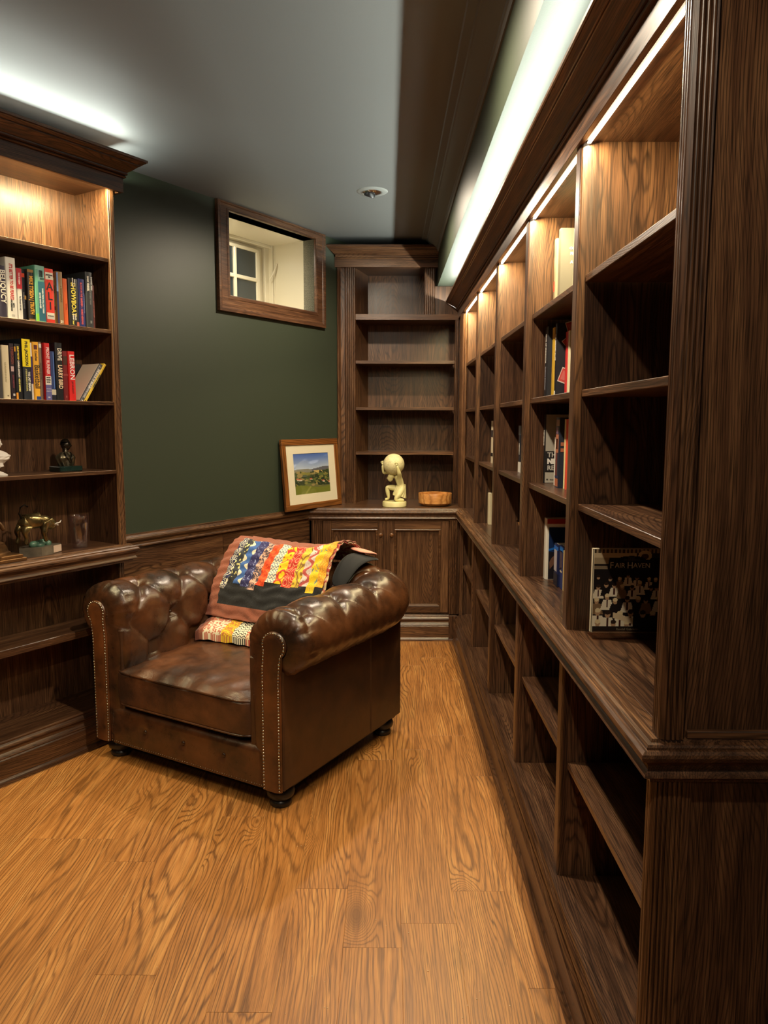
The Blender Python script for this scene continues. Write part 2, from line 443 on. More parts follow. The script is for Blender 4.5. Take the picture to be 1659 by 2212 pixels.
win.part('outside_board', MB().box(WX0 - .02, WX1 + .02, WD + .0, WD + .02, WZ0 - .02, WZ1 + .02), CREAM)

# ------------------------------------------------------------------ recessed lights
CHR = flat('chrome', (.8, .8, .8), .12, 1.); BLK = flat('black_baffle', (.02, .02, .022), .35); GREYP = paint('trim_ring_paint', (.30, .32, .31), .3, .02)
for i, (x, y) in enumerate(DOWNLIGHTS):
    lab = 'round recessed ceiling light with a tilted black eyeball, near the far corner bookcase' if i == 0 else 'round recessed ceiling light with a tilted black eyeball, out of view above the camera'
    t = Thing('recessed_light', lab, 'ceiling light', FW, (x, y, CEIL), 'recessed ceiling lights')
    if i: t.o['label'] = ('', 'round recessed ceiling light just beyond the top picture edge, before the far one', 'round recessed ceiling light above the camera', 'round recessed ceiling light behind the camera')[i]
    t.local = True
    t.part('trim_ring', MB().lathe([(.050, -.002), (.055, -.006), (.078, -.005), (.086, 0), (.05, 0)], 40), GREYP, smooth=.6)
    t.part('reflector', MB().lathe([(.012, -.001), (.050, -.001), (.050, -.006), (.040, -.012), (.012, -.016)], 32), CHR, smooth=.6)
    e = t.part('eyeball', MB().lathe([(0, -.004), (.030, -.004), (.033, -.014), (.029, -.028), (.024, -.030), (.022, -.018), (0, -.016)], 28), BLK, smooth=.6)
    e.rotation_euler = (.25, .35, 0); e.location = (-.010, 0, 0)
    t.part('lens', MB().lathe([(0, -.0195), (.0185, -.0195), (.0185, -.017), (0, -.017)], 20), emis('lamp_lens', C_DOWN, 6.), parent=e)

# ================================================================== joinery
COUNTER = [(0, .92), (.016, .92), (.018, .914), (.026, .912), (.029, .908), (.029, .904), (.035, .904), (.041, .899), (.0425, .893), (.039, .885),
           (.029, .879), (.024, .872), (.024, .864), (.031, .857), (.033, .851), (.027, .847), (.018, .845), (.016, .836), (0, .836)]
BASE = [(0, .18), (.018, .18), (.021, .174), (.019, .167), (.023, .163), (.029, .157), (.031, .149), (.026, .143), (.022, .139), (.022, .128),
        (.030, .118), (.033, .112), (.031, .107), (.036, .102), (.036, .024), (.044, .018), (.049, .009), (.049, 0), (0, 0)]
def crown_prof(z0, h, out):
    fr = [(0, 0), (.10, 0), (.13, .05), (.10, .10), (.05, .10), (.05, .15), (.16, .15), (.19, .20), (.19, .27), (.15, .27), (.22, .33), (.34, .40), (.46, .50), (.58, .60), (.66, .66), (.70, .66),
          (.70, .72), (.76, .72), (.80, .75), (.86, .80), (.93, .83), (.93, .87), (1, .87), (1, 1), (.93, 1), (.90, .92), (.03, .18), (0, .18)]
    return [(a * out, z0 + b * h) for a, b in fr]
def bumps(path, w=.0105, r=.0042, flat0=.003):
    """plan outline with rounded ridges along each path segment (out to the left)"""
    out = []
    for (x0, y0), (x1, y1) in zip(path[:-1], path[1:]):
        L = math.hypot(x1 - x0, y1 - y0); dx, dy = (x1 - x0) / L, (y1 - y0) / L; nx, ny = -dy, dx
        n = max(1, int((L - 2 * flat0) / w)); st = (L - 2 * flat0) / n
        out.append((x0, y0))
        for i in range(n):
            c = flat0 + st * i
            for q in (.0, .07, .20, .36, .50, .64, .80, .93, 1.):
                e = math.sqrt(max(0., 1 - (2 * q - 1) ** 2)) * st * .42 - .0028
                out.append((x0 + dx * (c + st * (q * .94 + .03)) + nx * e, y0 + dy * (c + st * (q * .94 + .03)) + ny * e))
        out.append((x1, y1))
    return out
def fluted(x0, x1, yf, yb, z0, z1, w=.0105):     # front faces -y; path runs towards -x so that out is -y
    return MB().extrude([(x, y) for x, y in bumps([(x1, yf), (x0, yf)], w)] + [(x0, yb), (x1, yb)], 'Z', z0, z1)
def stile(x0, x1, yf, yb, z0, z1):
    poly = [(x0, yb), (x0, yf + .005), (x0 + .002, yf + .001), (x0 + .006, yf + .001), (x0 + .007, yf + .004), (x0 + .009, yf), (x1 - .009, yf), (x1 - .007, yf + .004),
            (x1 - .006, yf + .001), (x1 - .002, yf + .001), (x1, yf + .005), (x1, yb)]
    return MB().extrude(poly, 'Z', z0, z1)

ZT = 2.232
def strips(t, frame, xs, y, z, power=1.):
    for x0, x1 in xs:
        t.part('led_strip', MB().box(x0, x1, y, y + .009, z, z + .004), LEDM, label='glowing warm white light strip')
        area('shelf_led', frame, (x0 + x1) / 2, y + .0045, z - .003, x1 - x0, .008, (0, .30, -1, (1, 0, 0)), P_LED * (x1 - x0) * power, C_LED)
LEDM = emis('led_warm', (1., .86, .62), 9.)

# ---- right wall, upper bookcase (frame FR: x = -Y, y = X)
YD_ = [(-2.138, -2.083), (-2.880, -2.825), (-3.643, -3.588), (-4.412, -4.357)]
BAYS = [(-2.083, -1.378), (-2.825, -2.138), (-3.588, -2.880), (-4.357, -3.643), (-5.135, -4.412)]
F0 = .508
t = Thing('bookcase', 'long dark oak open bookcase upper along the right wall with five lit bays', 'bookcase', FR, (-3.3, .68, .92))
for a, b in YD_:
    t.part('divider', MB().box(a + .003, b - .003, F0 + .018, .845, .92, ZT + .002), OAK['Z'])
    t.part('stile', stile(a, b, F0, F0 + .0185, .92, ZT - .002), OAK['Z'])
t.part('divider', MB().box(-1.378, -1.358, F0 + .018, .845, .92, ZT + .002), OAK['Z'])
t.part('divider', MB().box(-5.155, -5.135, F0 + .018, .845, .92, ZT + .002), OAK['Z'])
# fluted corner posts
pn = bumps([(-1.337, .547), (-1.337, .513)], .0085) + bumps([(-1.342, .505), (-1.379, .505)], .0085) + [(-1.379, .540), (-1.350, .547)]
t.part('fluted_post', MB().extrude(pn, 'Z', .92, 2.24), OAK['Z'], label='fluted corner post at the near end')
pn = bumps([(-5.13, .535), (-5.13, .513)], .0085) + bumps([(-5.135, .506), (-5.27, .500)], .014) + [(-5.27, .54), (-5.14, .54)]
t.part('fluted_post', MB().extrude(pn, 'Z', .92, 2.24), OAK['Z'], label='fluted post in the far corner')
t.part('filler_board', MB().box(-5.43, -5.268, .512, .53, .92, 2.24), OAK['Z'])
t.part('end_panel', MB().box(-1.3575, -1.350, .553, .86, .92, 2.33), OAK['Z'], label='plain dark end panel facing the camera')
t.part('end_panel_rail', MB().box(-1.354, -1.340, .556, .86, .92, .935, .002), OAK['Y'])
t.part('back_panel', MB().box(-5.15, -1.36, .845, .857, .92, 2.26), OAK['Z'])
t.part('top_panel', MB().box(-5.15, -1.36, F0 + .004, .845, ZT, ZT + .018), OAK['X'])
for a, b in BAYS:
    for z in (1.892, 1.589, 1.278):
        t.part('shelf', MB().box(a, b, F0 + .021, .845, z - .019, z, .0015), OAK['X'])
t.part('fascia', MB().box(-5.56, -1.335, .499, .515, 2.2255, 2.335, .001), OAK['X'])
t.part('fascia', MB().box(-1.347, -1.331, .515, .86, 2.2255, 2.335, .001), OAK['Y'])
t.part('crown_moulding', MB().sweep(crown_prof(2.281, .064, .090), [(-1.331, .86), (-1.331, .499), (-5.44, .499)]), OAK['X'], smooth=.32)
strips(t, FR, [(a + .004, b - .004) for a, b in BAYS], F0 + .014, ZT - .0065)
cove = emis('cove_strip', (.9, 1., .9), 12.)
t.part('cove_strip', MB().box(-5.40, -1.40, 0.4815, .4985, 2.3195, 2.3285), cove)

# ---- right + far wall worktop
t = Thing('worktop', 'long L shaped dark oak worktop with moulded front edge', 'worktop', FW, (.5, 3.4, .836))
path = [(.88, 1.358), (F0, 1.358), (F0, 5.13), (-.538, 5.13)]
t.part('edge_moulding', MB().sweep(COUNTER, path), OAK['Y'], smooth=.6)
t.part('front_board', MB().box(F0, .5275, 1.358, 5.135, .90, .9202, .0008), OAK['Y'])
t.part('top_board', MB().box(.5287, .87, 1.358, 5.135, .895, .92, .0008), OAK['Y'])
wx = lambda yy: (-WY + yy * math.sin(A)) / math.cos(A) + .001
t.part('top_board', MB().prism([(wx(5.13), 5.13), (.87, 5.135), (.87, 5.75), (wx(5.75), 5.75)], .895, .9201), OAK['X'])

# ---- right wall, lower bookcase
G0 = .503
t = Thing('low_bookcase', 'low dark oak open shelving under the right worktop with five bays', 'bookcase', FR, (-3.3, .68, 0))
for a, b in YD_:
    t.part('divider', MB().box(a + .003, b - .003, G0 + .018, .845, .17, .836), OAK['Z'])
    t.part('stile', stile(a, b, G0, G0 + .0185, .18, .838), OAK['Z'])
t.part('divider', MB().box(-1.385, -1.366, G0 + .018, .845, .17, .836), OAK['Z'])
t.part('divider', MB().box(-5.155, -5.135, G0 + .018, .845, .17, .836), OAK['Z'])
pn = bumps([(-1.350, .560), (-1.350, .508)], .0085) + bumps([(-1.355, .501), (-1.385, .501)], .0085) + [(-1.385, .545), (-1.366, .56)]
t.part('fluted_post', MB().extrude(pn, 'Z', .18, .838), OAK['Z'])
t.part('fluted_post', fluted(-5.135, -5.10, G0, G0 + .02, .18, .838, .0085), OAK['Z'])
t.part('end_panel', MB().box(-1.3665, -1.358, .568, .86, .17, .836), OAK['Z'])
t.part('end_stile', MB().box(-1.3635, -1.352, .560, .574, .17, .836, .001), OAK['Z'])
t.part('back_panel', MB().box(-5.15, -1.37, .845, .857, .0, .836), OAK['Z'])
for a, b in BAYS:
    t.part('shelf', MB().box(a, b, G0 + .020, .845, .510, .528, .0015), OAK['X'])
    t.part('bottom_shelf', MB().box(a, b, G0 + .019, .845, .155, .1795), OAK['X'])
t.part('bottom_rail', MB().box(-5.15, -1.37, G0, G0 + .0188, .10, .180, .001), OAK['X'])
t.part('base_moulding', MB().sweep(BASE, [(-1.36, .86), (-1.36, G0), (-5.13, G0)]), OAK['X'], smooth=.6)

# ---- far wall: lower cabinet
C0 = 5.13
t = Thing('base_cabinet', 'dark oak cabinet with two panelled doors under the far worktop', 'cabinet', FW, (-.02, 5.4, 0))
t.part('carcass', MB().box(-.53, .50, C0, C0 + .02, .17, .836).box(-.53, -.51, C0, 5.7, .1, .836), OAK['Z'])
t.part('fluted_post', fluted(-.513, -.437, C0 - .016, C0, .185, .836, .0118), OAK['Z'])
t.part('fluted_post', fluted(.428, .483, C0 - .016, C0, .185, .836, .0118), OAK['Z'])
def door(x0, x1, z0, z1, y, kx):
    w_ = .056
    d = t.part('door', MB().box(x0 + w_, x1 - w_, y - .004, y, z0 + .03, z1 - .03), OAK['Z'])
    for a, b in ((x0, x0 + w_), (x1 - w_, x1)): t.part('stile', MB().box(a, b, y - .018, y, z0, z1, .002), OAK['Z'], parent=d)
    for a, b in ((z0, z0 + w_ - .015), (z1 - w_, z1)): t.part('rail', MB().box(x0 + w_, x1 - w_, y - .018, y, a, b, .002), OAK['X'], parent=d)
    a, b, c, e = x0 + w_, x1 - w_, z0 + w_ - .015, z1 - w_
    pr = [(0, .018), (.004, .021), (.010, .019), (.016, .010), (.018, .004), (0, .004)]
    vs, fs = [], []
    for (cx_, cz_), (ix, iz) in zip([(a, c), (b, c), (b, e), (a, e)], ((1, 1), (-1, 1), (-1, -1), (1, -1))):
        for q, h in pr: vs.append((cx_ + ix * q, y - h, cz_ + iz * q))
    k = len(pr)
    for i in range(4):
        for j in range(k): fs.append((i * k + j, i * k + (j + 1) % k, ((i + 1) % 4) * k + (j + 1) % k, ((i + 1) % 4) * k + j))
    t.part('moulding', MB().add(vs, fs), OAK['X'], parent=d, smooth=.4)
    kb = MB().lathe([(0, .024), (.006, .0235), (.0125, .019), (.0135, .014), (.009, .009), (.006, .004), (.008, 0), (0, 0)], 20)
    kb.v = [(kx + p[0], y - .018 - p[2], .739 + p[1]) for p in kb.v]
    t.part('knob', kb, OAKK, parent=d, smooth=.7)
OAKK = wood('knob_oak', 'Y', lin(80, 48, 26), lin(120, 76, 42), lin(150, 100, 60))
door(-.434, -.006, .195, .832, C0, -.040); door(-.002, .426, .195, .832, C0, .034)
t.part('base_moulding', MB().sweep(BASE, [(.505, C0), (-.541, C0)]), OAK['X'], smooth=.6)
t.part('plinth_block', MB().box(.43, .50, C0 - .045, C0, 0, .18, .003), OAK['Z'])

# ---- far wall: upper bookcase
B0 = 5.43; BB = 5.73
t = Thing('bookcase', 'dark oak corner bookcase on the far wall with four shelves and a moulded cornice', 'bookcase', FW, (.05, 5.55, .92))
t.part('back_panel', MB().box(-.40, .87, BB, BB + .012, .92, 2.60), OAK['Z'])
t.part('side_panel', MB().prism([(-.224, B0 + .019), (-.142, BB), (-.150, BB), (-.240, B0 + .03), (-.240, B0 + .019)], .92, 2.571), OAK['Z'])
t.part('side_panel', MB().box(.50, .52, B0 + .01, BB, .92, 2.44), OAK['Z'])
t.part('fluted_post', fluted(-.298, -.222, B0, B0 + .02, .92, 2.572, .0125), OAK['Z'])
t.part('fluted_post', fluted(.260, .332, B0, B0 + .02, 2.253, 2.572, .012), OAK['Z'])
t.part('fluted_post', fluted(.477, .503, B0, B0 + .02, .92, 2.215, .009), OAK['Z'])
t.part('side_stile', MB().prism([(-.299, 5.432), (-.299, 5.45), (-.333, 5.45), (-.352, 5.415), (-.348, 5.409), (-.340, 5.414), (-.326, 5.432)], .92, 2.572), OAK['Z'])
t.part('top_panel', MB().box(-.33, .35, B0 - .02, BB, 2.570, 2.585), OAK['X'])
t.part('corner_panel', MB().box(.332, .52, B0 + .022, B0 + .034, 2.24, 2.448), OAK['Z'])
t.part('fixed_shelf', MB().prism([(-.222, B0 - .004), (.50, B0 - .004), (.50, BB), (-.145, BB), (-.222, B0 + .02)], 2.215, 2.253), OAK['X'])
for z in (1.934, 1.608, 1.291): t.part('shelf', MB().prism([(-.2225, B0 + .003), (.478, B0 + .003), (.478, BB), (-.145, BB), (-.2225, B0 + .02)], z - .021, z), OAK['X'])
t.part('fascia', MB().box(-.366, .351, 5.40, 5.416, 2.568, 2.64, .001), OAK['X'])
t.part('cornice', MB().sweep(crown_prof(2.622, .080, .078), [(.351, 5.40), (-.345, 5.40), (-.345, 5.46)]), OAK['X'], smooth=.32)

# ---- left wall units (frame FD)
L0 = 2.9815
t = Thing('bookcase', 'dark oak bookcase on the left wall holding two rows of books and ornaments', 'bookcase', FD, (1.9, 3.1, .92))
SH = (2.237, 1.919, 1.592, 1.275)
t.part('stile', stile(2.286, 2.318, L0, L0 + .0185, .92, 2.548), OAK['Z'])
t.part('side_panel', MB().box(2.288, 2.306, L0 + .018, WY - .02, .92, 2.548), OAK['Z'])
t.part('fluted_edge', MB().extrude(bumps([(2.318, L0 + .045), (2.318, L0 + .003)], .009) + [(2.300, L0 + .003), (2.300, L0 + .045)], 'Z', .92, 2.548), OAK['Z'])
t.part('side_panel', MB().box(-.3, -.28, L0, WY - .02, .92, 2.548), OAK['Z'])
t.part('back_panel', MB().box(-.3, 2.30, WY - .022, WY - .003, .92, 2.56), OAK['Z'])
t.part('top_panel', MB().box(-.3, 2.318, L0 - .02, WY - .022, 2.547, 2.562), OAK['X'])
for z in SH: t.part('shelf', MB().box(-.28, 2.287, L0 + .012, WY - .022, z - .017, z, .0015), OAK['X'])
t.part('fascia', MB().box(-.3, 2.345, 2.945, 2.961, 2.530, 2.672, .001), OAK['X'])
t.part('fascia', MB().box(2.329, 2.345, 2.961, WY - .001, 2.530, 2.672, .001), OAK['Y'])
t.part('crown_moulding', MB().sweep(crown_prof(2.594, .082, .078), [(2.345, WY), (2.345, 2.945), (-.3, 2.945)]), OAK['X'], smooth=.32)
strips(t, FD, [(.62, 2.28), (-.27, .60)], 2.9625, 2.5415, 1.5)
t.part('cove_strip', MB().box(-.3, 2.345, 2.9395, 2.9445, 2.664, 2.674), cove)
t = Thing('worktop', 'dark oak worktop with moulded edge under the ornaments at the left', 'worktop', FD, (1.9, 3.1, .836))
t.part('edge_moulding', MB().sweep(COUNTER, [(2.323, WY), (2.323, 2.987), (-.3, 2.987)]), OAK['X'], smooth=.6)
t.part('top_board', MB().box(-.3, 2.323, 2.987, WY - .001, .895, .9202, .0008), OAK['X'])
t = Thing('low_bookcase', 'low dark oak open shelving at the left, partly behind the armchair', 'bookcase', FD, (1.9, 3.1, 0))
H0 = 3.015
t.part('fluted_post', fluted(2.293, 2.323, H0, H0 + .02, .18, .838, .0095), OAK['Z'])
t.part('side_panel', MB().box(2.297, 2.320, H0 + .019, WY - .001, .0, .838), OAK['Z'])
t.part('side_panel', MB().box(-.3, -.28, H0, WY - .02, 0, .838), OAK['Z'])
t.part('back_panel', MB().box(-.3, 2.30, WY - .022, WY - .003, .1, .838), OAK['Z'])
t.part('shelf', MB().box(-.28, 2.297, H0 + .004, WY - .022, .512, .546, .002), OAK['X'])
t.part('bottom_shelf', MB().box(-.28, 2.297, 2.990, WY - .022, .155, .1795), OAK['X'])
t.part('base_moulding', MB().sweep(BASE, [(2.323, WY), (2.323, 2.990), (-.3, 2.990)]), OAK['X'], smooth=.6)
# ================================================================== armchair (frame FC: x to its right, y to its back, front right corner at 0,0)
chair = Thing('armchair', 'brown buttoned leather club armchair with rolled arms and brass nail trim', 'armchair', FC, (-.52, .47, 0))
AW = 1.043
# roll profile (offset outwards from the centre path, height)
def roll_profile(n=110):
    p = [(-.128, .10), (-.132, .25), (-.142, .42), (-.149, .56)]
    for i in range(0, 41):
        a = math.radians(187 - i * (187 + 56) / 40)
        p.append((-.002 + .147 * math.cos(a), .667 + .123 * math.sin(a)))
    p += [(.060, .549), (.034, .542), (.004, .538)]
    L = [0.]
    for a, b in zip(p[:-1], p[1:]): L.append(L[-1] + math.dist(a, b))
    out = []
    for i in range(n):
        t = L[-1] * i / (n - 1); k = max(j for j in range(len(L)) if L[j] <= t + 1e-9); k = min(k, len(p) - 2)
        f = (t - L[k]) / (L[k + 1] - L[k]); out.append((p[k][0] + (p[k + 1][0] - p[k][0]) * f, p[k][1] + (p[k + 1][1] - p[k][1]) * f, t))
    return out
PR = roll_profile(); NP_ = len(PR)
def pnorm(i):
    a = PR[max(i - 1, 0)]; b = PR[min(i + 1, NP_ - 1)]; d = Vector((b[0] - a[0], b[1] - a[1])).normalized()
    return (-d.y, d.x) if True else None
PNRM = []
for i in range(NP_):
    nx_, nz_ = pnorm(i)
    # outward from the padded body: away from the roll centre
    if nx_ * (PR[i][0] + .002 + (.0 if PR[i][1] > .5 else -.2)) + nz_ * (PR[i][1] - .62 if PR[i][1] > .5 else 0) < 0: nx_, nz_ = -nx_, -nz_
    PNRM.append((nx_, nz_))
def t_of(cond):
    return next(p[2] for p in PR if cond(p))
T_TOP = [p[2] for p in PR if p[1] == max(q[1] for q in PR)][0]
T_MID = t_of(lambda p: p[1] > .615)
T_LOW = t_of(lambda p: p[1] > .475)
RC = .17; BY = .905; XL_, XR_ = -1.008, -.035; Y0 = .05
S1 = BY - RC - Y0; SA = PI / 2 * RC; SB = (XR_ - XL_) - 2 * RC; STOT = 2 * S1 + 2 * SA + SB
def path(s_):
    """centre path from the front of the left arm round the back to the front of the right arm: point, outward normal"""
    if s_ < S1: return (XL_, Y0 + s_), (-1, 0)
    s_ -= S1
    if s_ < SA:
        a = s_ / RC; return (XL_ + RC - RC * math.cos(a), BY - RC + RC * math.sin(a)), (-math.cos(a), math.sin(a))
    s_ -= SA
    if s_ < SB: return (XL_ + RC + s_, BY), (0, 1)
    s_ -= SB
    if s_ < SA:
        a = s_ / RC; return (XR_ - RC + RC * math.sin(a), BY - RC + RC * math.cos(a)), (math.sin(a), math.cos(a))
    s_ -= SA
    return (XR_, BY - RC - s_), (1, 0)
SP_ = (STOT - .075 - .14) / 9
def tshift(s_): # top row sits inwards on the left arm, outwards on the right arm
    return -.055 + .10 * max(0, min(1, s_ / STOT))
def vof(s_, t):
    tt = T_TOP + tshift(s_)
    if t < T_LOW: return 2 + (T_LOW - t) / .13
    if t < T_MID: return 1 + (T_MID - t) / (T_MID - T_LOW)
    if t < tt: return (tt - t) / (tt - T_MID)
    return -(t - tt) / .19
def sm(a, b, x):
    x = max(0., min(1., (x - a) / (b - a))); return x * x * (3 - 2 * x)
def tuft(s_, t):
    v = vof(s_, t); a = (s_ - .14) / SP_
    p, q = a + v / 2, a - v / 2
    m = (abs(math.sin(PI * p)) * abs(math.sin(PI * q)))
    puff = m ** .34
    fade = sm(-1.0, -.25, v) * sm(3.2, 2.3, v) if v > 2.3 or v < 0 else 1.
    if v < 0: fade = 1 - sm(.15, .95, -v)
    if v > 2: fade = 1 - sm(.1, .8, v - 2)
    h = .030 * (puff * fade + (1 - fade) * .72)
    # distance to nearest node
    best = 9.
    for vv in (0, 1, 2):
        tt = (T_TOP + tshift(s_), T_MID, T_LOW)[vv]
        aa = round(a - vv / 2) + vv / 2
        if aa < -.4: continue
        best = min(best, math.hypot((a - aa) * SP_, t - tt))
    h -= .026 * math.exp(-(best / .028) ** 2)
    return h - .020
def panelQ(i):
    o, z, t = PR[i]
    if z <= .56 and o < 0: return (-.055, z)
    if i >= NP_ - 2: return (.030 if i == NP_ - 2 else .004, .56 if i == NP_ - 2 else .545)
    a = math.atan2((z - .667) / .123, (o + .002) / .147)
    return (.006 + .058 * math.cos(a), .662 + .056 * math.sin(a))
NA = 9; NS = 380
def pleat(i, w_):
    o, z, t = PR[i]
    if z < .6: return 0.
    k = ((t * 21.) % 1.) - .5
    return -.007 * math.exp(-(k / .10) ** 2) * w_
def roll_pt(k, i):
    """k runs over cap rings, the sweep, cap rings"""
    o, z, t = PR[i]; nx_, nz_ = PNRM[i]
    if k < NA or k >= NA + NS:
        left = k < NA; e = k / NA if left else (NA + NS + NA - 1 - k) / NA
        s_ = 0. if left else STOT; (cx_, cy_), (ax, ay) = path(s_)
        w_ = math.sin(e * PI / 2); qo, qz = panelQ(i); h = tuft(s_, t) * w_ + pleat(i, math.sin(PI * min(1, e * .95 + .05)))
        oo = qo + (o - qo) * w_ + nx_ * h; zz = qz + (z - qz) * w_ + nz_ * h
        return (cx_ + ax * oo, Y0 * (1 - math.cos(e * PI / 2)) + .001, zz)
    s_ = STOT * (k - NA) / (NS - 1); (cx_, cy_), (ax, ay) = path(s_)
    ed = min(s_, STOT - s_); h = tuft(s_, t) + pleat(i, math.exp(-(ed / .05) ** 2))
    wob = .0016 * math.sin(s_ * 61 + t * 17) * math.sin(s_ * 23 - t * 47)
    # the back is a touch higher than the arms
    lift = .022 * sm(S1 - .05, S1 + SA, min(s_, STOT - s_)) * sm(.4, .7, z)
    return (cx_ + ax * (o + nx_ * (h + wob)), cy_ + ay * (o + nx_ * (h + wob)), z + nz_ * (h + wob) + lift)
NK = NA + NS + NA
mb = MB(); mb.v = [roll_pt(k, i) for k in range(NK) for i in range(NP_)]
mb.f = [(k * NP_ + i, k * NP_ + i + 1, (k + 1) * NP_ + i + 1, (k + 1) * NP_ + i) for k in range(NK - 1) for i in range(NP_ - 1)]
roll = chair.part('buttoned_roll', mb, LEATH, smooth=9, label='deep buttoned leather roll running round arms and back')
BTN = leather('button_leather', lin(36, 21, 14), lin(66, 38, 22), .3, .1)
bmesh_ = None
for vv in (0, 1, 2):
    for j in range(0, 10):
        aa = j + vv / 2; s_ = .14 + aa * SP_
        if vv == 1: s_ = .14 + (j - .5 + 0) * SP_
        if vv == 2: s_ = .14 + j * SP_
        if s_ < .02 or s_ > STOT - .03: continue
        tt = (T_TOP + tshift(s_), T_MID, T_LOW)[vv]
        i = min(range(NP_), key=lambda q: abs(PR[q][2] - tt)); (cx_, cy_), (ax, ay) = path(s_)
        h = tuft(s_, tt) + .004; o, z, _ = PR[i]; nx_, nz_ = PNRM[i]
        lift = .022 * sm(S1 - .05, S1 + SA, min(s_, STOT - s_)) * sm(.4, .7, z)
        p = (cx_ + ax * (o + nx_ * h), cy_ + ay * (o + nx_ * h), z + nz_ * h + lift)
        if vv == 2 and abs(s_ - STOT / 2) < .6 and False: continue
        chair.part('button', MB().ball(p, .0105, .0105, .0085, 12, 8), BTN, parent=roll, smooth=9)
# outer shell
def rounded(x0, x1, y0, y1, z0, z1, b): return MB().box(x0, x1, y0, y1, z0, z1, b)
chair.part('side_panel', rounded(-.165, 0, .012, .655, .085, .60, .006), LEATHP, smooth=.6, label='plain leather outer side panel')
chair.part('side_panel', rounded(-.165, 0, .6565, .94, .085, .60, .006), LEATHP, smooth=.6)
chair.part('side_panel', rounded(-AW, -AW + .165, .012, .94, .085, .60, .006), LEATHP, smooth=.6)
chair.part('back_panel', rounded(-AW + .16, -.16, .80, .94, .085, .60, .006), LEATHP, smooth=.6)
chair.part('base_frame', MB().box(-AW + .02, -.02, .04, .92, .07, .10), BLK)
# front scroll panels with nail trim
def outline(ox, mirror, inset=0.):
    pts = [(-.052 + inset, .088)]
    pts += [(-.053 + inset, .088 + (.60 - .088) * i / 12) for i in range(1, 12)]
    for i in range(25):
        a = math.radians(205 - i * 255 / 24)
        pts.append((.006 + (.056 - inset) * math.cos(a), .665 + (.054 - inset) * math.sin(a)))
    pts += [(.038 - inset * 1.1, .59), (.034 - inset, .55)]
    pts += [(.033 - inset, .55 - (.55 - .088) * i / 12) for i in range(1, 13)]
    return [(ox + (x if not mirror else -x), z) for x, z in pts]
NAIL = flat('brass_nail', (.40, .34, .27), .25, 1.)
for ox, mir in ((XR_, False), (XL_, True)):
    q = outline(ox, mir); c = (ox, .4); n = len(q)
    mb = MB(); vs = []
    rings = [(q, .004), (q, -.004), (outline(ox, mir, .007), -.010), (outline(ox, mir, .022), -.014)]
    for r, y in rings: vs += [(x, y, z) for x, z in r]
    fs = [(j * n + i, j * n + (i + 1) % n, (j + 1) * n + (i + 1) % n, (j + 1) * n + i) for j in range(3) for i in range(n)]
    # close the middle in a strip fashion
    k0 = 3 * n; ccount = n
    fs.append(tuple(range(k0, k0 + n)))
    pl = chair.part('scroll_panel', mb.add(vs, fs), leather('panel_leather', lin(54, 31, 18), lin(116, 66, 32), .33, .15), smooth=.9)
    nl = MB(); o_ = outline(ox, mir, .0055)
    L = [0.]
    for a, b in zip(o_[:-1], o_[1:]): L.append(L[-1] + math.dist(a, b))
    t = .004
    while t < L[-1]:
        k = max(j for j in range(len(L)) if L[j] <= t); f = (t - L[k]) / max(1e-9, (L[min(k + 1, len(L) - 1)] - L[k]) or 1e-9)
        x = o_[k][0] + (o_[min(k + 1, len(o_) - 1)][0] - o_[k][0]) * f; z = o_[k][1] + (o_[min(k + 1, len(o_) - 1)][1] - o_[k][1]) * f
        nl.ball((x, -.0095, z), .0049, .0036, .0049, 8, 6); t += .0128
    chair.part('nail_trim', nl, NAIL, parent=pl, smooth=9, stuff=True)
# front rail, with three buttons
RX0, RX1 = XL_ + .055, XR_ - .052
def rail(u, v):
    x = RX0 + (RX1 - RX0) * u; a = v * 2.6
    if a < 1: y, z = -.002, .086 + .13 * a
    elif a < 2: b = (a - 1) * PI / 2; y, z = .030 - .032 * math.cos(b), .216 + .034 * math.sin(b)
    else: y, z = .030 + .12 * (a - 2) / .6, .250
    d = 0.
    for bx in (-.742, -.520, -.298): d += math.exp(-((x - bx) / .02) ** 2 - ((z - .170) / .022) ** 2) * .012
    d += .004 * math.sin(PI * min(1, a)) * -1
    e = sm(0, .02, u) * sm(0, .02, 1 - u)
    return (x, y + d + (1 - e) * .012, z)
rl = chair.part('front_rail', MB().grid(rail, 90, 40), LEATH, smooth=9)
for bx in (-.742, -.520, -.298): chair.part('button', MB().ball((bx, .006, .170), .010, .007, .010, 12, 8), BTN, parent=rl, smooth=9)
nl = MB(); x = RX0 + .01
while x < RX1 - .005: nl.ball((x, -.003, .094), .0036, .0026, .0036, 7, 5); x += .0128
chair.part('nail_trim', nl, flat('dark_nail', (.16, .11, .07), .35, 1.), parent=rl, smooth=9, stuff=True)
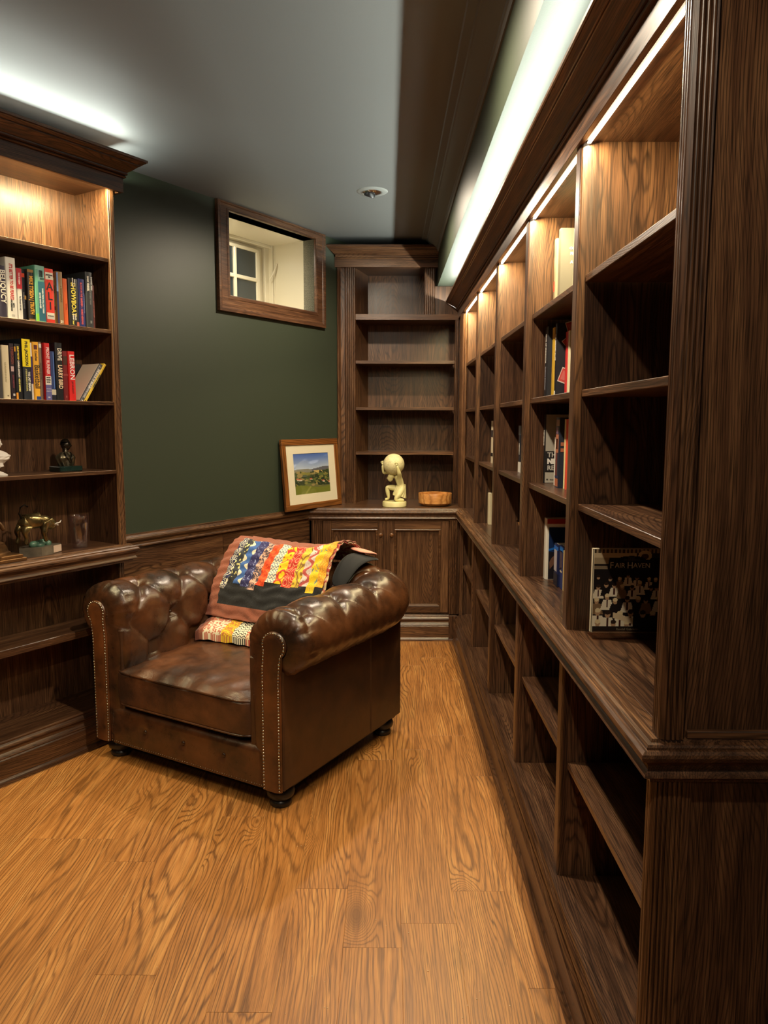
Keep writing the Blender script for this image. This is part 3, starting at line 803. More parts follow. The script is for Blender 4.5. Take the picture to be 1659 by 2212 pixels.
# seat cushion
CX0, CX1, CY0, CY1, CZ0, CZ1 = -.925, -.148, -.006, .775, .262, .425
def cushion():
    bm = bmesh.new(); bmesh.ops.create_cube(bm, size=2); bmesh.ops.subdivide_edges(bm, edges=bm.edges[:], cuts=36, use_grid_fill=True)
    hx, hy, hz = (CX1 - CX0) / 2, (CY1 - CY0) / 2, (CZ1 - CZ0) / 2
    for q in bm.verts:
        a, b, c = q.co
        P_ = 14.; k = (abs(a) ** P_ + abs(b) ** P_ + abs(c) ** P_) ** (-1 / P_) if max(abs(a), abs(b), abs(c)) > .5 else 1
        a2, b2, c2 = a * k, b * k, c * k
        dome = max(0, (1 - a * a)) ** .55 * max(0, (1 - b * b)) ** .55
        x = (CX0 + CX1) / 2 + a2 * hx * (1 + .012 * (1 - c * c)); y = (CY0 + CY1) / 2 + b2 * hy * (1 + .012 * (1 - c * c) * (1 - a * a * .5))
        z = (CZ0 + CZ1) / 2 + c2 * hz
        if c > 0: z += c * (.040 * dome - .006 * math.exp(-((a + .1) / .5) ** 2 - ((b + .2) / .5) ** 2))
        if c > .8:
            z += .0075 * math.sin((b * 9 + 2.2 * math.sin(a * 3.1))) * math.exp(-((b + .9) / .35) ** 2) * math.sin(a * 17 + 3 * math.sin(b * 3))
            z += .0032 * math.sin(a * 13 + b * 21 + 3 * math.sin(a * 5)) * dome
        q.co = Vector((x, y, z))
    return MB().frombm(bm)
cu_ = chair.part('seat_cushion', cushion(), LEATHS, smooth=9, label='loose seat cushion in creased lighter leather')
hx, hy = (CX1 - CX0) / 2, (CY1 - CY0) / 2; cxm, cym = (CX0 + CX1) / 2, (CY0 + CY1) / 2
def pip(z):
    pts = []
    for i in range(97):
        a = 2 * PI * i / 96; ca, sa = math.cos(a), math.sin(a); k = (abs(ca) ** 12 + abs(sa) ** 12) ** (-1 / 12)
        pts.append((cxm + ca * k * (hx + .0015), cym + sa * k * (hy + .0015), z))
    return pts
for z in (CZ1 - .010, CZ0 + .012): chair.part('piping', MB().tube(pip(z), .0042, 8), LEATH, parent=cu_, smooth=9)
foot = [(0, .086), (.030, .086), (.034, .080), (.046, .070), (.051, .056), (.047, .040), (.036, .030), (.034, .026), (.039, .020), (.040, .008), (.036, 0), (0, 0)]
FOOT = flat('ebonised_foot', (.012, .010, .009), .32)
for fx, fy in ((-.062, .068), (-AW + .07, .068), (-.062, .862), (-AW + .07, .862)):
    chair.part('bun_foot', MB().lathe([(r * 1.12, z) for r, z in foot], 32, (fx, fy, 0)), FOOT, smooth=.9)

# ================================================================== folded patchwork quilt over the chair back
quilt = Thing('quilt', 'folded patchwork quilt with rust border and black band, draped over the armchair back', 'quilt', FC, (-.52, .55, .47))
QP = [(1.000, .800), (.985, .845), (.930, .872), (.860, .885), (.780, .890), (.722, .866), (.665, .798), (.605, .720), (.565, .640), (.535, .555)]
QL = [0.]
for a_, b_ in zip(QP[:-1], QP[1:]): QL.append(QL[-1] + math.dist(a_, b_))
def crom(P0, P1, P2, P3, f):
    return tuple(.5 * ((2 * b) + (c - a) * f + (2 * a - 5 * b + 4 * c - d) * f * f + (3 * b - a - 3 * c + d) * f ** 3) for a, b, c, d in zip(P0, P1, P2, P3))
def qcurve(P, LL, v):
    t = v * LL[-1]; k = 0
    while k < len(P) - 2 and LL[k + 1] < t: k += 1
    f = (t - LL[k]) / (LL[k + 1] - LL[k])
    return crom(P[max(k - 1, 0)], P[k], P[k + 1], P[min(k + 2, len(P) - 1)], f)
def qpt(u, v, lift=0.):
    """u 0..1 left to right, v 0..1 from behind the back down to the seat"""
    y, z = qcurve(QP, QL, v)
    y2, z2 = qcurve(QP, QL, min(1, v + .01)); y1, z1 = qcurve(QP, QL, max(0, v - .01))
    ty, tz = y2 - y1, z2 - z1; l = math.hypot(ty, tz); ny, nz = tz / l, -ty / l
    if nz < 0 and v < .6: ny, nz = -ny, -nz
    if ny > 0 and v >= .6: ny, nz = -ny, -nz
    x0, x1 = -.868, -.235 + .02 * v
    x = x0 + (x1 - x0) * u
    crest = sm(.05, .30, v) * (1 - sm(.50, .80, v))
    z += crest * (.034 * u ** 2 - .014 * math.sin(u * PI) + .008 * math.exp(-((u - .95) / .08) ** 2))
    puck = .0032 * math.sin(v * 95 + 2.2 * math.sin(u * 9) + 1.5 * math.sin(u * 23)) + .0020 * math.sin(v * 41 + u * 37)
    d = lift + puck + .010 * math.sin(PI * v) * math.sin(u * 5 + 1)
    return (x + .004 * math.sin(v * 30), y + ny * d, z + nz * d)
def qpatch(name, u0, u1, v0, v1, mat, parent=None, lift=.012, nu=None, nv=None, jag=0., label=None):
    nu = nu or max(4, int((u1 - u0) * 90)); nv = nv or max(6, int((v1 - v0) * 150))
    mb = MB(); top = []; bot = []
    for i in range(nu):
        for j in range(nv):
            u = u0 + (u1 - u0) * i / (nu - 1); v = v0 + (v1 - v0) * j / (nv - 1)
            mb.v.append(qpt(u, v, lift))
    for i in range(nu):
        for j in range(nv):
            u = u0 + (u1 - u0) * i / (nu - 1); v = v0 + (v1 - v0) * j / (nv - 1)
            mb.v.append(qpt(u, v, lift - .004))
    N = nu * nv; g = lambda i, j: i * nv + j
    for i in range(nu - 1):
        for j in range(nv - 1):
            mb.f.append((g(i, j), g(i, j + 1), g(i + 1, j + 1), g(i + 1, j)))
            mb.f.append((N + g(i, j), N + g(i + 1, j), N + g(i + 1, j + 1), N + g(i, j + 1)))
    for i in range(nu - 1):
        for j in (0, nv - 1): mb.f.append((g(i, j), g(i + 1, j), N + g(i + 1, j), N + g(i, j)))
    for j in range(nv - 1):
        for i in (0, nu - 1): mb.f.append((g(i, j), g(i, j + 1), N + g(i, j + 1), N + g(i, j)))
    o = link_mesh.__call__(name, shift(mb, quilt), mat, 1.2)
    # uv from the patch: across, along (in metres, roughly)
    me = o.data; uvl = me.uv_layers.new(name='uv'); nn = N
    for lp in me.loops:
        k = lp.vertex_index % N; i, j = divmod(k, nv)
        uvl.data[lp.index].uv = ((u0 + (u1 - u0) * i / (nu - 1)) * .76, (v0 + (v1 - v0) * j / (nv - 1)) * .62)
    o.parent = parent or quilt.o
    if label: o['label'] = label
    return o
def shift(mb, th):
    ox, oy, oz = th.org; mb.v = [(a - ox, b - oy, c - oz) for a, b, c in mb.v]; return mb
def cloth(name, bg, fg=None, kind='plain', scale=60., fg2=None, thr=.5):
    s = NT(name); uv = s.n('TexCoord').outputs['UV']
    col = None
    if kind == 'plain': s.set(Base_Color=bg)
    else:
        sp = s.n('SeparateXYZ'); s.link(uv, sp.inputs[0]); U, V = sp.outputs[0], sp.outputs[1]
        if kind == 'dots': f = s.ramp(s.vor(uv, scale), [(thr - .04, 1.), (thr + .04, 0.)])
        elif kind == 'rings':
            d = s.vor(uv, scale); f = s.ramp(s.math('SINE', s.math('MULTIPLY', d, 22.)), [(.4, 0.), (.6, 1.)])
        elif kind == 'zig':
            z_ = s.math('PINGPONG', s.math('MULTIPLY', U, scale), .5)
            f = s.ramp(s.math('SINE', s.math('MULTIPLY', s.math('ADD', s.math('MULTIPLY', V, scale), z_), 9.)), [(.45, 0.), (.55, 1.)])
        elif kind == 'waves':
            f = s.ramp(s.math('SINE', s.math('ADD', s.math('MULTIPLY', U, scale), s.math('MULTIPLY', s.math('SINE', s.math('MULTIPLY', V, scale * 1.4)), 1.9))), [(.35, 0.), (.5, 1.)])
        elif kind == 'vine':
            n_ = s.noise(uv, scale, 3., .6, 1.2); f = s.ramp(n_, [(thr - .03, 0.), (thr + .03, 1.)])
        elif kind == 'medal':
            d = s.vor(s.comb(s.math('MULTIPLY', U, .9), s.math('MULTIPLY', V, 1.), 0.), scale); f = s.ramp(s.math('SINE', s.math('MULTIPLY', d, 13.)), [(.45, 0.), (.62, 1.)])
        col = s.mix(f, bg, fg)
        if fg2:
            g = s.ramp(s.vor(uv, scale * .75, out='Distance'), [(.16, 1.), (.26, 0.)]); col = s.mix(g, col, fg2)
        s.link(col, s.b.inputs['Base Color'])
    s.set(Roughness=.9, Sheen_Weight=.15)
    s.bump(s.math('ADD', s.math('MULTIPLY', s.noise(uv, 900., 2.), .12), s.noise(uv, 85., 4., .6, .8)), .7, .006)
    return s.m
NAVY, WHT, YEL = lin(40, 44, 86), lin(232, 224, 200), lin(238, 200, 30)
RUST = cloth('rust_cotton', lin(146, 84, 64)); BLACKC = cloth('black_cotton', lin(24, 24, 28))
qpatch('backing', 0, 1, 0, 1, cloth('print_backing', lin(214, 190, 150), lin(170, 60, 50), 'vine', 40.), lift=.004, nu=90, nv=110)
bd = [qpatch('border', 0, .085, .0, 1, RUST), qpatch('border', .085, 1, .0, .385, RUST), qpatch('border', .085, 1., .905, 1, RUST)]
bd[0]['label'] = 'rust coloured border'
qpatch('black_band', .085, .985, .70, .905, BLACKC, label='plain black band')
ST = [(.052, .86, cloth('c1', NAVY, WHT, 'rings', 46.)), (.058, .70, cloth('c2', lin(46, 50, 60), lin(232, 222, 150), 'dots', 62., thr=.36)),
      (.066, .78, cloth('c3', lin(58, 98, 168), WHT, 'waves', 62.)), (.072, .80, cloth('c4', lin(44, 42, 98), lin(150, 160, 210), 'vine', 55., thr=.60)),
      (.062, .83, cloth('c5', lin(70, 60, 76), lin(214, 170, 150), 'vine', 70., thr=.50)), (.066, .76, cloth('c6', lin(214, 62, 22), lin(240, 96, 30), 'vine', 60., thr=.52)),
      (.070, .70, cloth('c7', WHT, lin(90, 110, 140), 'zig', 48.)), (.074, .70, cloth('c8', YEL, lin(200, 60, 40), 'medal', 24., thr=.3)),
      (.082, .735, cloth('c9', lin(205, 48, 40), lin(236, 150, 110), 'rings', 26.)), (.066, .72, cloth('c10', lin(226, 190, 60), lin(150, 110, 50), 'medal', 26.)),
      (.072, .70, cloth('c11', lin(214, 196, 190), lin(190, 84, 80), 'waves', 74., lin(150, 60, 60))), (.072, .77, cloth('c12', YEL, lin(90, 130, 140), 'vine', 38., thr=.62)),
      (.062, .70, cloth('c13', lin(228, 150, 34), lin(240, 190, 60), 'rings', 36.))]
u = .085
tot = sum(a for a, _, _ in ST); k_ = .895 / tot
for wd, ve, m in ST:
    wd *= k_; qpatch('patch_strip', u, u + wd, .385, .735 + .55 * (ve - .74), m, lift=.0132); u += wd
# lower fold lying on the seat
QP2 = [(.575, .560), (.560, .552), (.535, .540), (.500, .527), (.460, .514), (.436, .500), (.430, .484)]
def seatfold(u, v, lift):
    P = QP2; LL = [0.]
    for a_, b_ in zip(P[:-1], P[1:]): LL.append(LL[-1] + math.dist(a_, b_))
    y, z = qcurve(P, LL, v)
    x0 = -.862 + .01 * v; x1 = -.20
    x = x0 + (x1 - x0) * u
    y += .035 * u * v; pk = .0025 * math.sin(v * 22 + 3 * math.sin(u * 11)) + .002 * math.sin(u * 60)
    return (x, y, z + lift + pk - .012 * (1 - sm(0, .06, u)))
def fpatch(name, u0, u1, v0, v1, mat, lift):
    nu = max(4, int((u1 - u0) * 80)); nv = max(5, int((v1 - v0) * 40))
    mb = MB()
    for li in (lift, lift - .030):
        for i in range(nu):
            for j in range(nv): mb.v.append(seatfold(u0 + (u1 - u0) * i / (nu - 1), v0 + (v1 - v0) * j / (nv - 1), li))
    N = nu * nv; g = lambda i, j: i * nv + j
    for i in range(nu - 1):
        for j in range(nv - 1):
            mb.f.append((g(i, j), g(i, j + 1), g(i + 1, j + 1), g(i + 1, j))); mb.f.append((N + g(i, j), N + g(i + 1, j), N + g(i + 1, j + 1), N + g(i, j + 1)))
    for i in range(nu - 1):
        for j in (0, nv - 1): mb.f.append((g(i, j), g(i + 1, j), N + g(i + 1, j), N + g(i, j)))
    for j in range(nv - 1):
        for i in (0, nu - 1): mb.f.append((g(i, j), g(i, j + 1), N + g(i, j + 1), N + g(i, j)))
    o = link_mesh(name, shift(mb, quilt), mat, 1.2); me = o.data; uvl = me.uv_layers.new(name='uv')
    for lp in me.loops:
        k = lp.vertex_index % N; i, j = divmod(k, nv)
        uvl.data[lp.index].uv = ((u0 + (u1 - u0) * i / (nu - 1)) * .72, (v0 + (v1 - v0) * j / (nv - 1)) * .25)
    o.parent = quilt.o; return o
fpatch('border', 0, .07, 0, 1, RUST, .012)
fcs = [(.07, .24, 'f1', WHT, lin(196, 120, 100), 'dots', 70.), (.24, .34, 'f2', YEL, lin(200, 120, 60), 'vine', 60.), (.34, .46, 'f3', lin(236, 228, 206), lin(28, 26, 28), 'zig', 36.),
       (.46, .60, 'f4', lin(226, 200, 160), lin(190, 70, 60), 'vine', 40.), (.60, .74, 'f5', lin(190, 60, 80), lin(220, 160, 60), 'vine', 70.), (.74, .88, 'f6', lin(214, 180, 150), lin(70, 120, 120), 'medal', 30.), (.88, 1., 'f7', lin(210, 70, 40), WHT, 'dots', 50.)]
for a_, b_, nm, c1, c2, kd, sc_ in fcs:
    fpatch('patch', a_, b_, .0, .46, cloth(nm + 'a', c2, c1, kd, sc_), .014); fpatch('patch', a_, b_, .46, 1., cloth(nm, c1, c2, kd, sc_), .014)
# stacked layers seen at the left edge and the loose end trailing over the back on the right
def slab(name, pts, th, mat, label=None):   # thick folded strip following points (x,y,z), width along given second rail
    a, b = pts; n = len(a); vs = []
    for q in (0, -th):
        for p in a: vs.append((p[0], p[1], p[2] + q))
        for p in b: vs.append((p[0], p[1], p[2] + q))
    fs = []
    for i in range(n - 1):
        fs += [(i, i + 1, n + i + 1, n + i), (2 * n + i, 3 * n + i, 3 * n + i + 1, 2 * n + i + 1), (i, 2 * n + i, 2 * n + i + 1, i + 1), (n + i, n + i + 1, 3 * n + i + 1, 3 * n + i)]
    fs += [(0, n, 3 * n, 2 * n), (n - 1, 3 * n - 1, 4 * n - 1, 2 * n - 1)]
    o = quilt.part(name, MB().add(vs, fs), mat, smooth=1.); md = o.modifiers.new('round', 'SUBSURF'); md.levels = md.render_levels = 2
    if label: o['label'] = label
    return o
slab('loose_end', ([(-.235, .98, .835), (-.235, .90, .880), (-.235, .80, .885), (-.235, .72, .84), (-.235, .66, .75)],
                   [(-.140, 1.00, .835), (-.125, .92, .852), (-.135, .83, .852), (-.150, .75, .812), (-.165, .70, .74)]), .022, BLACKC, 'black underside trailing over the back')
slab('loose_corner', ([(-.26, .98, .872), (-.26, .92, .900), (-.26, .85, .905)], [(-.150, 1.0, .850), (-.128, .93, .878), (-.15, .86, .884)]), .018, cloth('pink_print', lin(222, 150, 130), lin(190, 90, 80), 'vine', 30.))
slab('folded_layer', ([(-.885, .73, .83), (-.890, .66, .74), (-.890, .60, .65), (-.885, .55, .555)], [(-.84, .73, .845), (-.84, .66, .755), (-.84, .60, .665), (-.84, .545, .565)]), .02, cloth('layer_print', lin(60, 66, 80), lin(214, 200, 150), 'dots', 60.))
# ================================================================== books
_mc = {}
def ink(rgb, rough=.42, glow=0.):
    k = (rgb, rough)
    if k not in _mc:
        _mc[k] = flat('print_%d_%d_%d' % rgb, lin(*rgb), rough)
    return _mc[k]
PAPER = flat('book_pages', lin(226, 214, 186), .9)
def book(name, label, frame, x0, x1, yf, z0, h, depth, rgb, texts=(), bands=(), group=None, lean=0., side=None, cat='book', hard=True, org=None, pages=PAPER):
    """x0..x1 is the thickness along the shelf, spine at y = yf facing -y.
    texts: (string, x offset 0..1 across spine, z centre 0..1, size, rgb, horizontal squeeze, stacked?)
    bands: (z0, z1, rgb) as fractions of the height, optional (xa, xb)"""
    x0 += .0004; x1 -= .0004
    t = Thing(name, label, cat, frame, (x0, yf + depth / 2, z0), group, tilt=Matrix.Rotation(lean, 3, 'Y') if lean else None)
    c = .0026 if hard else .0012
    w_ = x1 - x0; r = min(.004, w_ * .3)
    q = [(x0, yf + depth), (x0, yf + r), (x0 + r * .35, yf + r * .3), (x0 + r, yf), (x1 - r, yf), (x1 - r * .35, yf + r * .3), (x1, yf + r), (x1, yf + depth),
         (x1 - c, yf + depth), (x1 - c, yf + r + .002), (x0 + c, yf + r + .002), (x0 + c, yf + depth)]
    t.part('cover', MB().extrude(q, 'Z', z0, z0 + h), ink(rgb), smooth=.7)
    e = .003 if hard else .0004
    t.part('pages', MB().box(x0 + c, x1 - c, yf + r + .002, yf + depth - e, z0 + e, z0 + h - e), pages)
    for b in bands:
        a, d, col = b[:3]; xa, xb = (b[3], b[4]) if len(b) > 3 else (.06, .94)
        t.part('spine_label', MB().box(x0 + w_ * xa, x0 + w_ * xb, yf - .0006, yf + .002, z0 + h * a, z0 + h * d), ink(col))
    for s_ in texts:
        body, fx, fz, size, col, sx = s_[:6]; rot = TXT_FRONT if len(s_) > 6 and s_[6] else TXT_DOWN
        t.text(body, (x0 + w_ * fx, yf - .0010, z0 + h * fz), size, ink(col, .5), rot, sx=sx, bold=.0006, name='spine_lettering')
    return t
W_, K_ = (236, 230, 214), (22, 22, 26)
yb = 3.008; G1 = 'books on the upper book shelf at the left'; G2 = 'books on the lower book shelf at the left'
Z1, Z2 = 1.919, 1.592
book('book', 'dark plum book with big white spine letters, cut off by the picture edge', FD, 1.763, 1.7995, yb, Z1, .205, .16, (50, 42, 62), [('BELIQUCY', .62, .60, .030, W_, .95)], group=G1)
book('book', 'tall white book with red condensed spine title, left end of the upper row', FD, 1.800, 1.845, yb, Z1, .243, .165, (232, 228, 216),
     [("IT'S BETTER TO BE FEARED", .50, .60, .0195, (196, 50, 52), .62), ('SETH', .62, .22, .008, (60, 60, 60), 1.), ('WICKERSHAM', .42, .22, .009, (50, 50, 50), .8)], [(.03, .07, (190, 186, 176), .4, .7)], group=G1)
book('book', 'slim paperback, red upper half and white lower half of the spine', FD, 1.846, 1.869, yb, Z1, .206, .15, (230, 226, 216),
     [('Carol Birmingham', .5, .80, .009, (240, 200, 200), .7), ('The Triumph of a Lady', .5, .32, .009, (120, 120, 120), .7)], [(.60, 1., (186, 40, 52), 0., 1.)], group=G1, hard=False)
book('book', 'thin black book with an orange flash near the top of its spine', FD, 1.8695, 1.892, yb + .010, Z1, .203, .15, (30, 28, 36), [('DANIEL JAMES BROWN', .45, .40, .008, (120, 120, 124), .8)], [(.86, .94, (214, 70, 30), .1, .8), (.42, .5, (210, 160, 70), .6, .95)], group=G1)
book('book', 'black and gold book with bold yellow slanted lettering down the spine', FD, 1.8925, 1.9235, yb, Z1, .210, .155, (34, 26, 22), [('MIKE TYSON | TRUTH', .52, .50, .0235, (238, 176, 52), .68)], [(.94, .995, (150, 112, 56)), (.0, .04, (150, 112, 56)), (.50, .58, (130, 98, 50), .2, .9)], group=G1)
book('book', 'thick teal book with a portrait on its spine and lime green edge', FD, 1.924, 1.9705, yb - .004, Z1, .231, .165, (98, 170, 140),
     [('WHEN PRIDE STILL MATTERED', .72, .38, .0085, (214, 226, 222), .88), ('DAVID MARANISS', .44, .38, .0095, (214, 226, 222), .85)],
     [(.02, .72, (46, 108, 128), .30, .97), (.74, .93, (128, 176, 170), .30, .97), (.80, .92, (28, 34, 38), .42, .80), (.75, .79, (40, 44, 60), .5, .95), (.93, 1., (130, 178, 160), .05, .97), (.0, .14, (150, 220, 70), .02, .26)], group=G1)
book('book', 'red book with four huge black letters and two white labels on the spine', FD, 1.971, 2.0135, yb - .002, Z1, .226, .165, (222, 52, 30),
     [('A', .5, .67, .046, K_, 1., 1), ('L', .5, .49, .046, K_, 1., 1), ('I', .5, .31, .046, K_, 1., 1), ('JONATHAN', .5, .88, .0065, K_, .9, 1), ('EIG', .5, .845, .0065, K_, .9, 1), ('BIOGRAPHY', .5, .13, .0055, (120, 120, 110), .9, 1)],
     [(.80, .93, (232, 226, 208), .08, .92), (.07, .19, (232, 226, 208), .08, .92)], group=G1)
book('book', 'thin olive brown book tucked behind the red book with huge letters', FD, 2.014, 2.0255, yb + .008, Z1, .195, .15, (128, 112, 74), [('CHAMPION', .5, .75, .008, (70, 60, 40), .8)], [(.30, .38, (80, 26, 26)), (.0, .25, (150, 124, 62))], group=G1)
book('book', 'tan book with a blue and white left edge and faint lettering', FD, 2.026, 2.0565, yb - .002, Z1, .222, .16, (146, 116, 76), [('A TEAM OF RIVALS', .64, .58, .010, (108, 84, 52), .8), ('21', .62, .05, .014, W_, 1., 1)], [(.0, .62, (44, 50, 92), 0., .25), (.62, .98, (120, 150, 200), 0., .25)], group=G1)
book('book', 'bright orange slim book without a visible title in the upper row', FD, 2.057, 2.0795, yb, Z1, .197, .15, (226, 98, 34), [('THE BREAKS', .55, .40, .006, (196, 70, 24), .8)], group=G1)
book('book', 'black book with yellow block title between white lines on the spine', FD, 2.080, 2.1315, yb - .002, Z1, .203, .16, (26, 24, 24),
     [('SHOWBOAT', .48, .56, .031, (244, 222, 84), .82), ('THE LIFE OF', .66, .915, .0065, W_, .9), ('KOBE BRYANT', .45, .915, .0065, W_, .9), ('ROLAND', .62, .19, .008, W_, .8), ('LAZENBY', .40, .19, .008, W_, .8), ('lead', .4, .07, .011, (220, 210, 90), .9)], [(.0, .09, (206, 110, 84), .74, .96)], group=G1)
book('book', 'deep blue book with a coral coloured title and faint second column', FD, 2.132, 2.1665, yb, Z1, .208, .16, (38, 46, 110), [('BLOOD IN THE GARDEN ~ CHRIS HERRING', .42, .49, .0125, (214, 96, 96), .74), ('EVERY GOOD GAME EVERY BAD FOUL', .80, .5, .0055, (110, 120, 170), .9)], group=G1)
book('book', 'charcoal book with a white author name, tall, near the right end of upper row', FD, 2.167, 2.2035, yb - .004, Z1, .243, .16, (50, 52, 54), [('MARK KRIEGEL', .34, .79, .012, W_, .8), ('BADDEST MAN', .84, .80, .0105, (200, 200, 196), .8), ('THE MAKING OF MIKE TYSON', .60, .62, .008, (110, 112, 112), .9)], [(.08, .13, (120, 122, 120), .5, .74)], group=G1)
book('book', 'thin dark maroon book, last in the upper row', FD, 2.204, 2.2185, yb + .004, Z1, .190, .15, (98, 40, 36), [('BLINDSIDE  BIOGRAPHIES', .5, .45, .007, (150, 84, 74), .9)], group=G1)
# lower row
book('book', 'dark grey book cut off by the left picture edge in the lower row', FD, 1.742, 1.764, yb, Z2, .20, .15, (70, 66, 66), group=G2)
book('book', 'cream spined paperback first from the left in the lower row', FD, 1.7645, 1.7965, yb, Z2, .217, .15, (222, 208, 172), [('THE POLITICS OF GLORY', .4, .5, .008, (190, 176, 140), .9)], [(.05, .07, (120, 100, 70), .5, .7)], group=G2, hard=False)
book('book', 'dark purple book with a small white figure and dim red title', FD, 1.797, 1.8185, yb, Z2, .226, .155, (40, 28, 36), [('UNBROKEN', .55, .78, .016, (124, 60, 50), .8), ('IRON AMBITION', .55, .32, .008, (120, 50, 60), .9)], [(.50, .59, (200, 170, 166), .2, .8), (.06, .10, (220, 216, 210), .4, .8)], group=G2)
book('book', 'black book with a broken yellow and white title and orange corners', FD, 1.819, 1.8505, yb, Z2, .226, .155, (24, 23, 25), [('LIFE AT THE TOP', .50, .84, .0095, (240, 214, 70), .75), ('CARMELO ANTHONY', .50, .55, .0095, W_, .75), ('WITH D WATKINS', .50, .26, .0085, (240, 226, 120), .75)], [(.86, .95, (214, 150, 40), 0., .2), (.0, .12, (240, 160, 50), 0., .28)], group=G2)
book('book', 'tall book with a bright yellow upper spine and dark lower spine', FD, 1.851, 1.8885, yb - .003, Z2, .250, .16, (34, 40, 50), [('PHIL JACKSON', .5, .76, .0165, (36, 34, 20), .92), ('THE LAST SEASON', .70, .30, .0125, W_, .78), ('A TEAM IN SEARCH OF ITS SOUL', .38, .32, .0085, (186, 180, 110), .74)], [(.54, .995, (244, 222, 30), .0, 1.)], group=G2)
book('book', 'thin purple and white paperback between two yellow books', FD, 1.889, 1.8985, yb, Z2, .236, .15, (232, 226, 216), (), [(.28, .76, (62, 44, 96), .0, 1.)], group=G2, hard=False)
book('book', 'orange yellow book with a large dark sport title and small portrait', FD, 1.899, 1.927, yb - .003, Z2, .241, .16, (240, 176, 50), [('Basketball', .54, .40, .034, (60, 50, 30), .72), ('Coaches', .5, .76, .015, (110, 80, 30), .8)], [(.87, .95, (100, 44, 40), .2, .75), (.0, .06, (44, 70, 130), .3, 1.)], group=G2)
book('book', 'taupe book with a white corner at the head of the spine', FD, 1.9275, 1.9435, yb + .002, Z2, .243, .155, (126, 106, 88), [('THE VICTORY MACHINE', .5, .5, .007, (96, 80, 66), .9)], [(.90, .97, (220, 214, 200), .2, .9)], group=G2)
book('book', 'very thin maroon book in the middle of the lower row', FD, 1.944, 1.9515, yb + .008, Z2, .235, .15, (84, 26, 32), group=G2)
book('book', 'red book with white block title above a pale label and lilac foot', FD, 1.952, 1.979, yb - .003, Z2, .241, .16, (206, 36, 38), [('FRONT RUNNER', .52, .69, .0195, (240, 206, 200), .78), ('NICOLE', .5, .395, .006, K_, .8, 1), ('BLONDE', .5, .355, .006, K_, .8, 1), ('HARDY', .5, .315, .006, K_, .8, 1)],
     [(.0, .27, (98, 96, 148), 0., 1.), (.27, .42, (226, 220, 206), 0., 1.), (.19, .205, (210, 206, 220)), (.15, .165, (210, 206, 220)), (.04, .06, (230, 230, 236), .3, .7)], group=G2)
book('book', 'slate blue book with a cream label low on the spine', FD, 1.9795, 2.0015, yb, Z2, .208, .155, (48, 66, 116), (), [(.11, .22, (204, 196, 170), .0, 1.), (.0, .10, (30, 32, 44), 0., 1.), (.24, .98, (96, 128, 190), .62, .8)], group=G2)
book('book', 'black book with very bold cream block letters down the spine', FD, 2.002, 2.0385, yb - .002, Z2, .247, .16, (20, 22, 26), [('DRIVE', .58, .80, .028, (238, 228, 204), .70), ('LARRY BIRD', .58, .41, .028, (244, 216, 176), .68)], group=G2)
book('book', 'dark red book with a dim photograph on its spine', FD, 2.039, 2.0635, yb, Z2, .214, .155, (118, 28, 30), (), [(.72, .90, (70, 42, 32), .1, .9), (.5, .54, (150, 60, 56)), (.06, .10, (180, 90, 84), .4, .6)], group=G2)
book('book', 'bright red book with five wide white letters, last upright one of the lower row', FD, 2.064, 2.0985, yb - .003, Z2, .215, .16, (212, 34, 32), [('LEBRON', .5, .68, .031, (244, 232, 226), .95), ('JEFF BENEDICT', .5, .27, .009, (140, 20, 20), .9)], group=G2)
book('book', 'large charcoal album standing flat against the back behind the leaning books', FD, 2.105, 2.262, 3.190, Z2, .178, .022, (52, 50, 52), (), group=G2, hard=False)
book('book', 'leaning grey paperback with a white title, cream inner pages showing', FD, 2.1165, 2.1345, yb, Z2 + .001, .205, .13, (86, 86, 90), [('THE BOOK OF BECKER', .5, .62, .0155, W_, .66), ('ANDRE AGASSI', .45, .24, .0095, (190, 190, 190), .8)], [(.03, .05, W_, .3, .7), (.93, .94, (190, 190, 190)), (.40, .41, (190, 190, 190))], group=G2, lean=.585, hard=False)
_lb = bpy.data.objects['book.028'] if False else [o for o in SC.objects if o.get('label', '').startswith('leaning grey')][0]
_pg = link_mesh('loose_page', MB().box(-.0016, -.0006, -.058, .062, .004, .204), PAPER); _pg.parent = _lb
book('book', 'leaning yellow paperback propped against the bookcase side', FD, 2.137, 2.152, yb, Z2 + .001, .208, .13, (232, 194, 60), [('THE WAY OF BASEBALL', .5, .55, .0085, (90, 90, 60), .8)], [(.0, .04, K_, .3, .6)], group=G2, lean=.585, hard=False)

# ---- right bookcase books (frame FR: x = -Y)
g = 'books in the second bay of the right bookcase'
def rbook(label, Y0, Y1, X, z0, ztop, rgb, depth=.15, **k):    # Y0 near, Y1 far
    return book('book', label, FR, -Y1, -Y0, X, z0, ztop - z0, depth, rgb, group=g, **k)
TXT_SIDE = M3(Vector((0, 1, 0)), Vector((0, 0, 1)), Vector((1, 0, 0)))
def side_rect(t, x, ya, yb_, za, zb, rgb, name='cover_print'):
    return t.part(name, MB().box(x, x + .0005, ya, yb_, za, zb), ink(rgb))
b = rbook('cream paperback with a speckled red pattern behind the tall grey cloth book', 2.735, 2.765, .590, 1.892, 2.140, (140, 130, 106), hard=False, bands=[(.28, .42, (196, 60, 44), .1, .6), (.6, .75, (170, 160, 130), .3, .7)])
b = rbook('tall grey cloth bound book on the top shelf with white lettering', 2.700, 2.732, .597, 1.892, 2.166, (98, 93, 80), depth=.20)
for z, s_ in ((2.098, 'COL'), (2.080, 'PIC'), (2.052, 'AT')): b.text(s_, (-2.700 + .0006, .640, z), .012, ink(W_), TXT_SIDE, bold=.0008, name='cover_lettering')
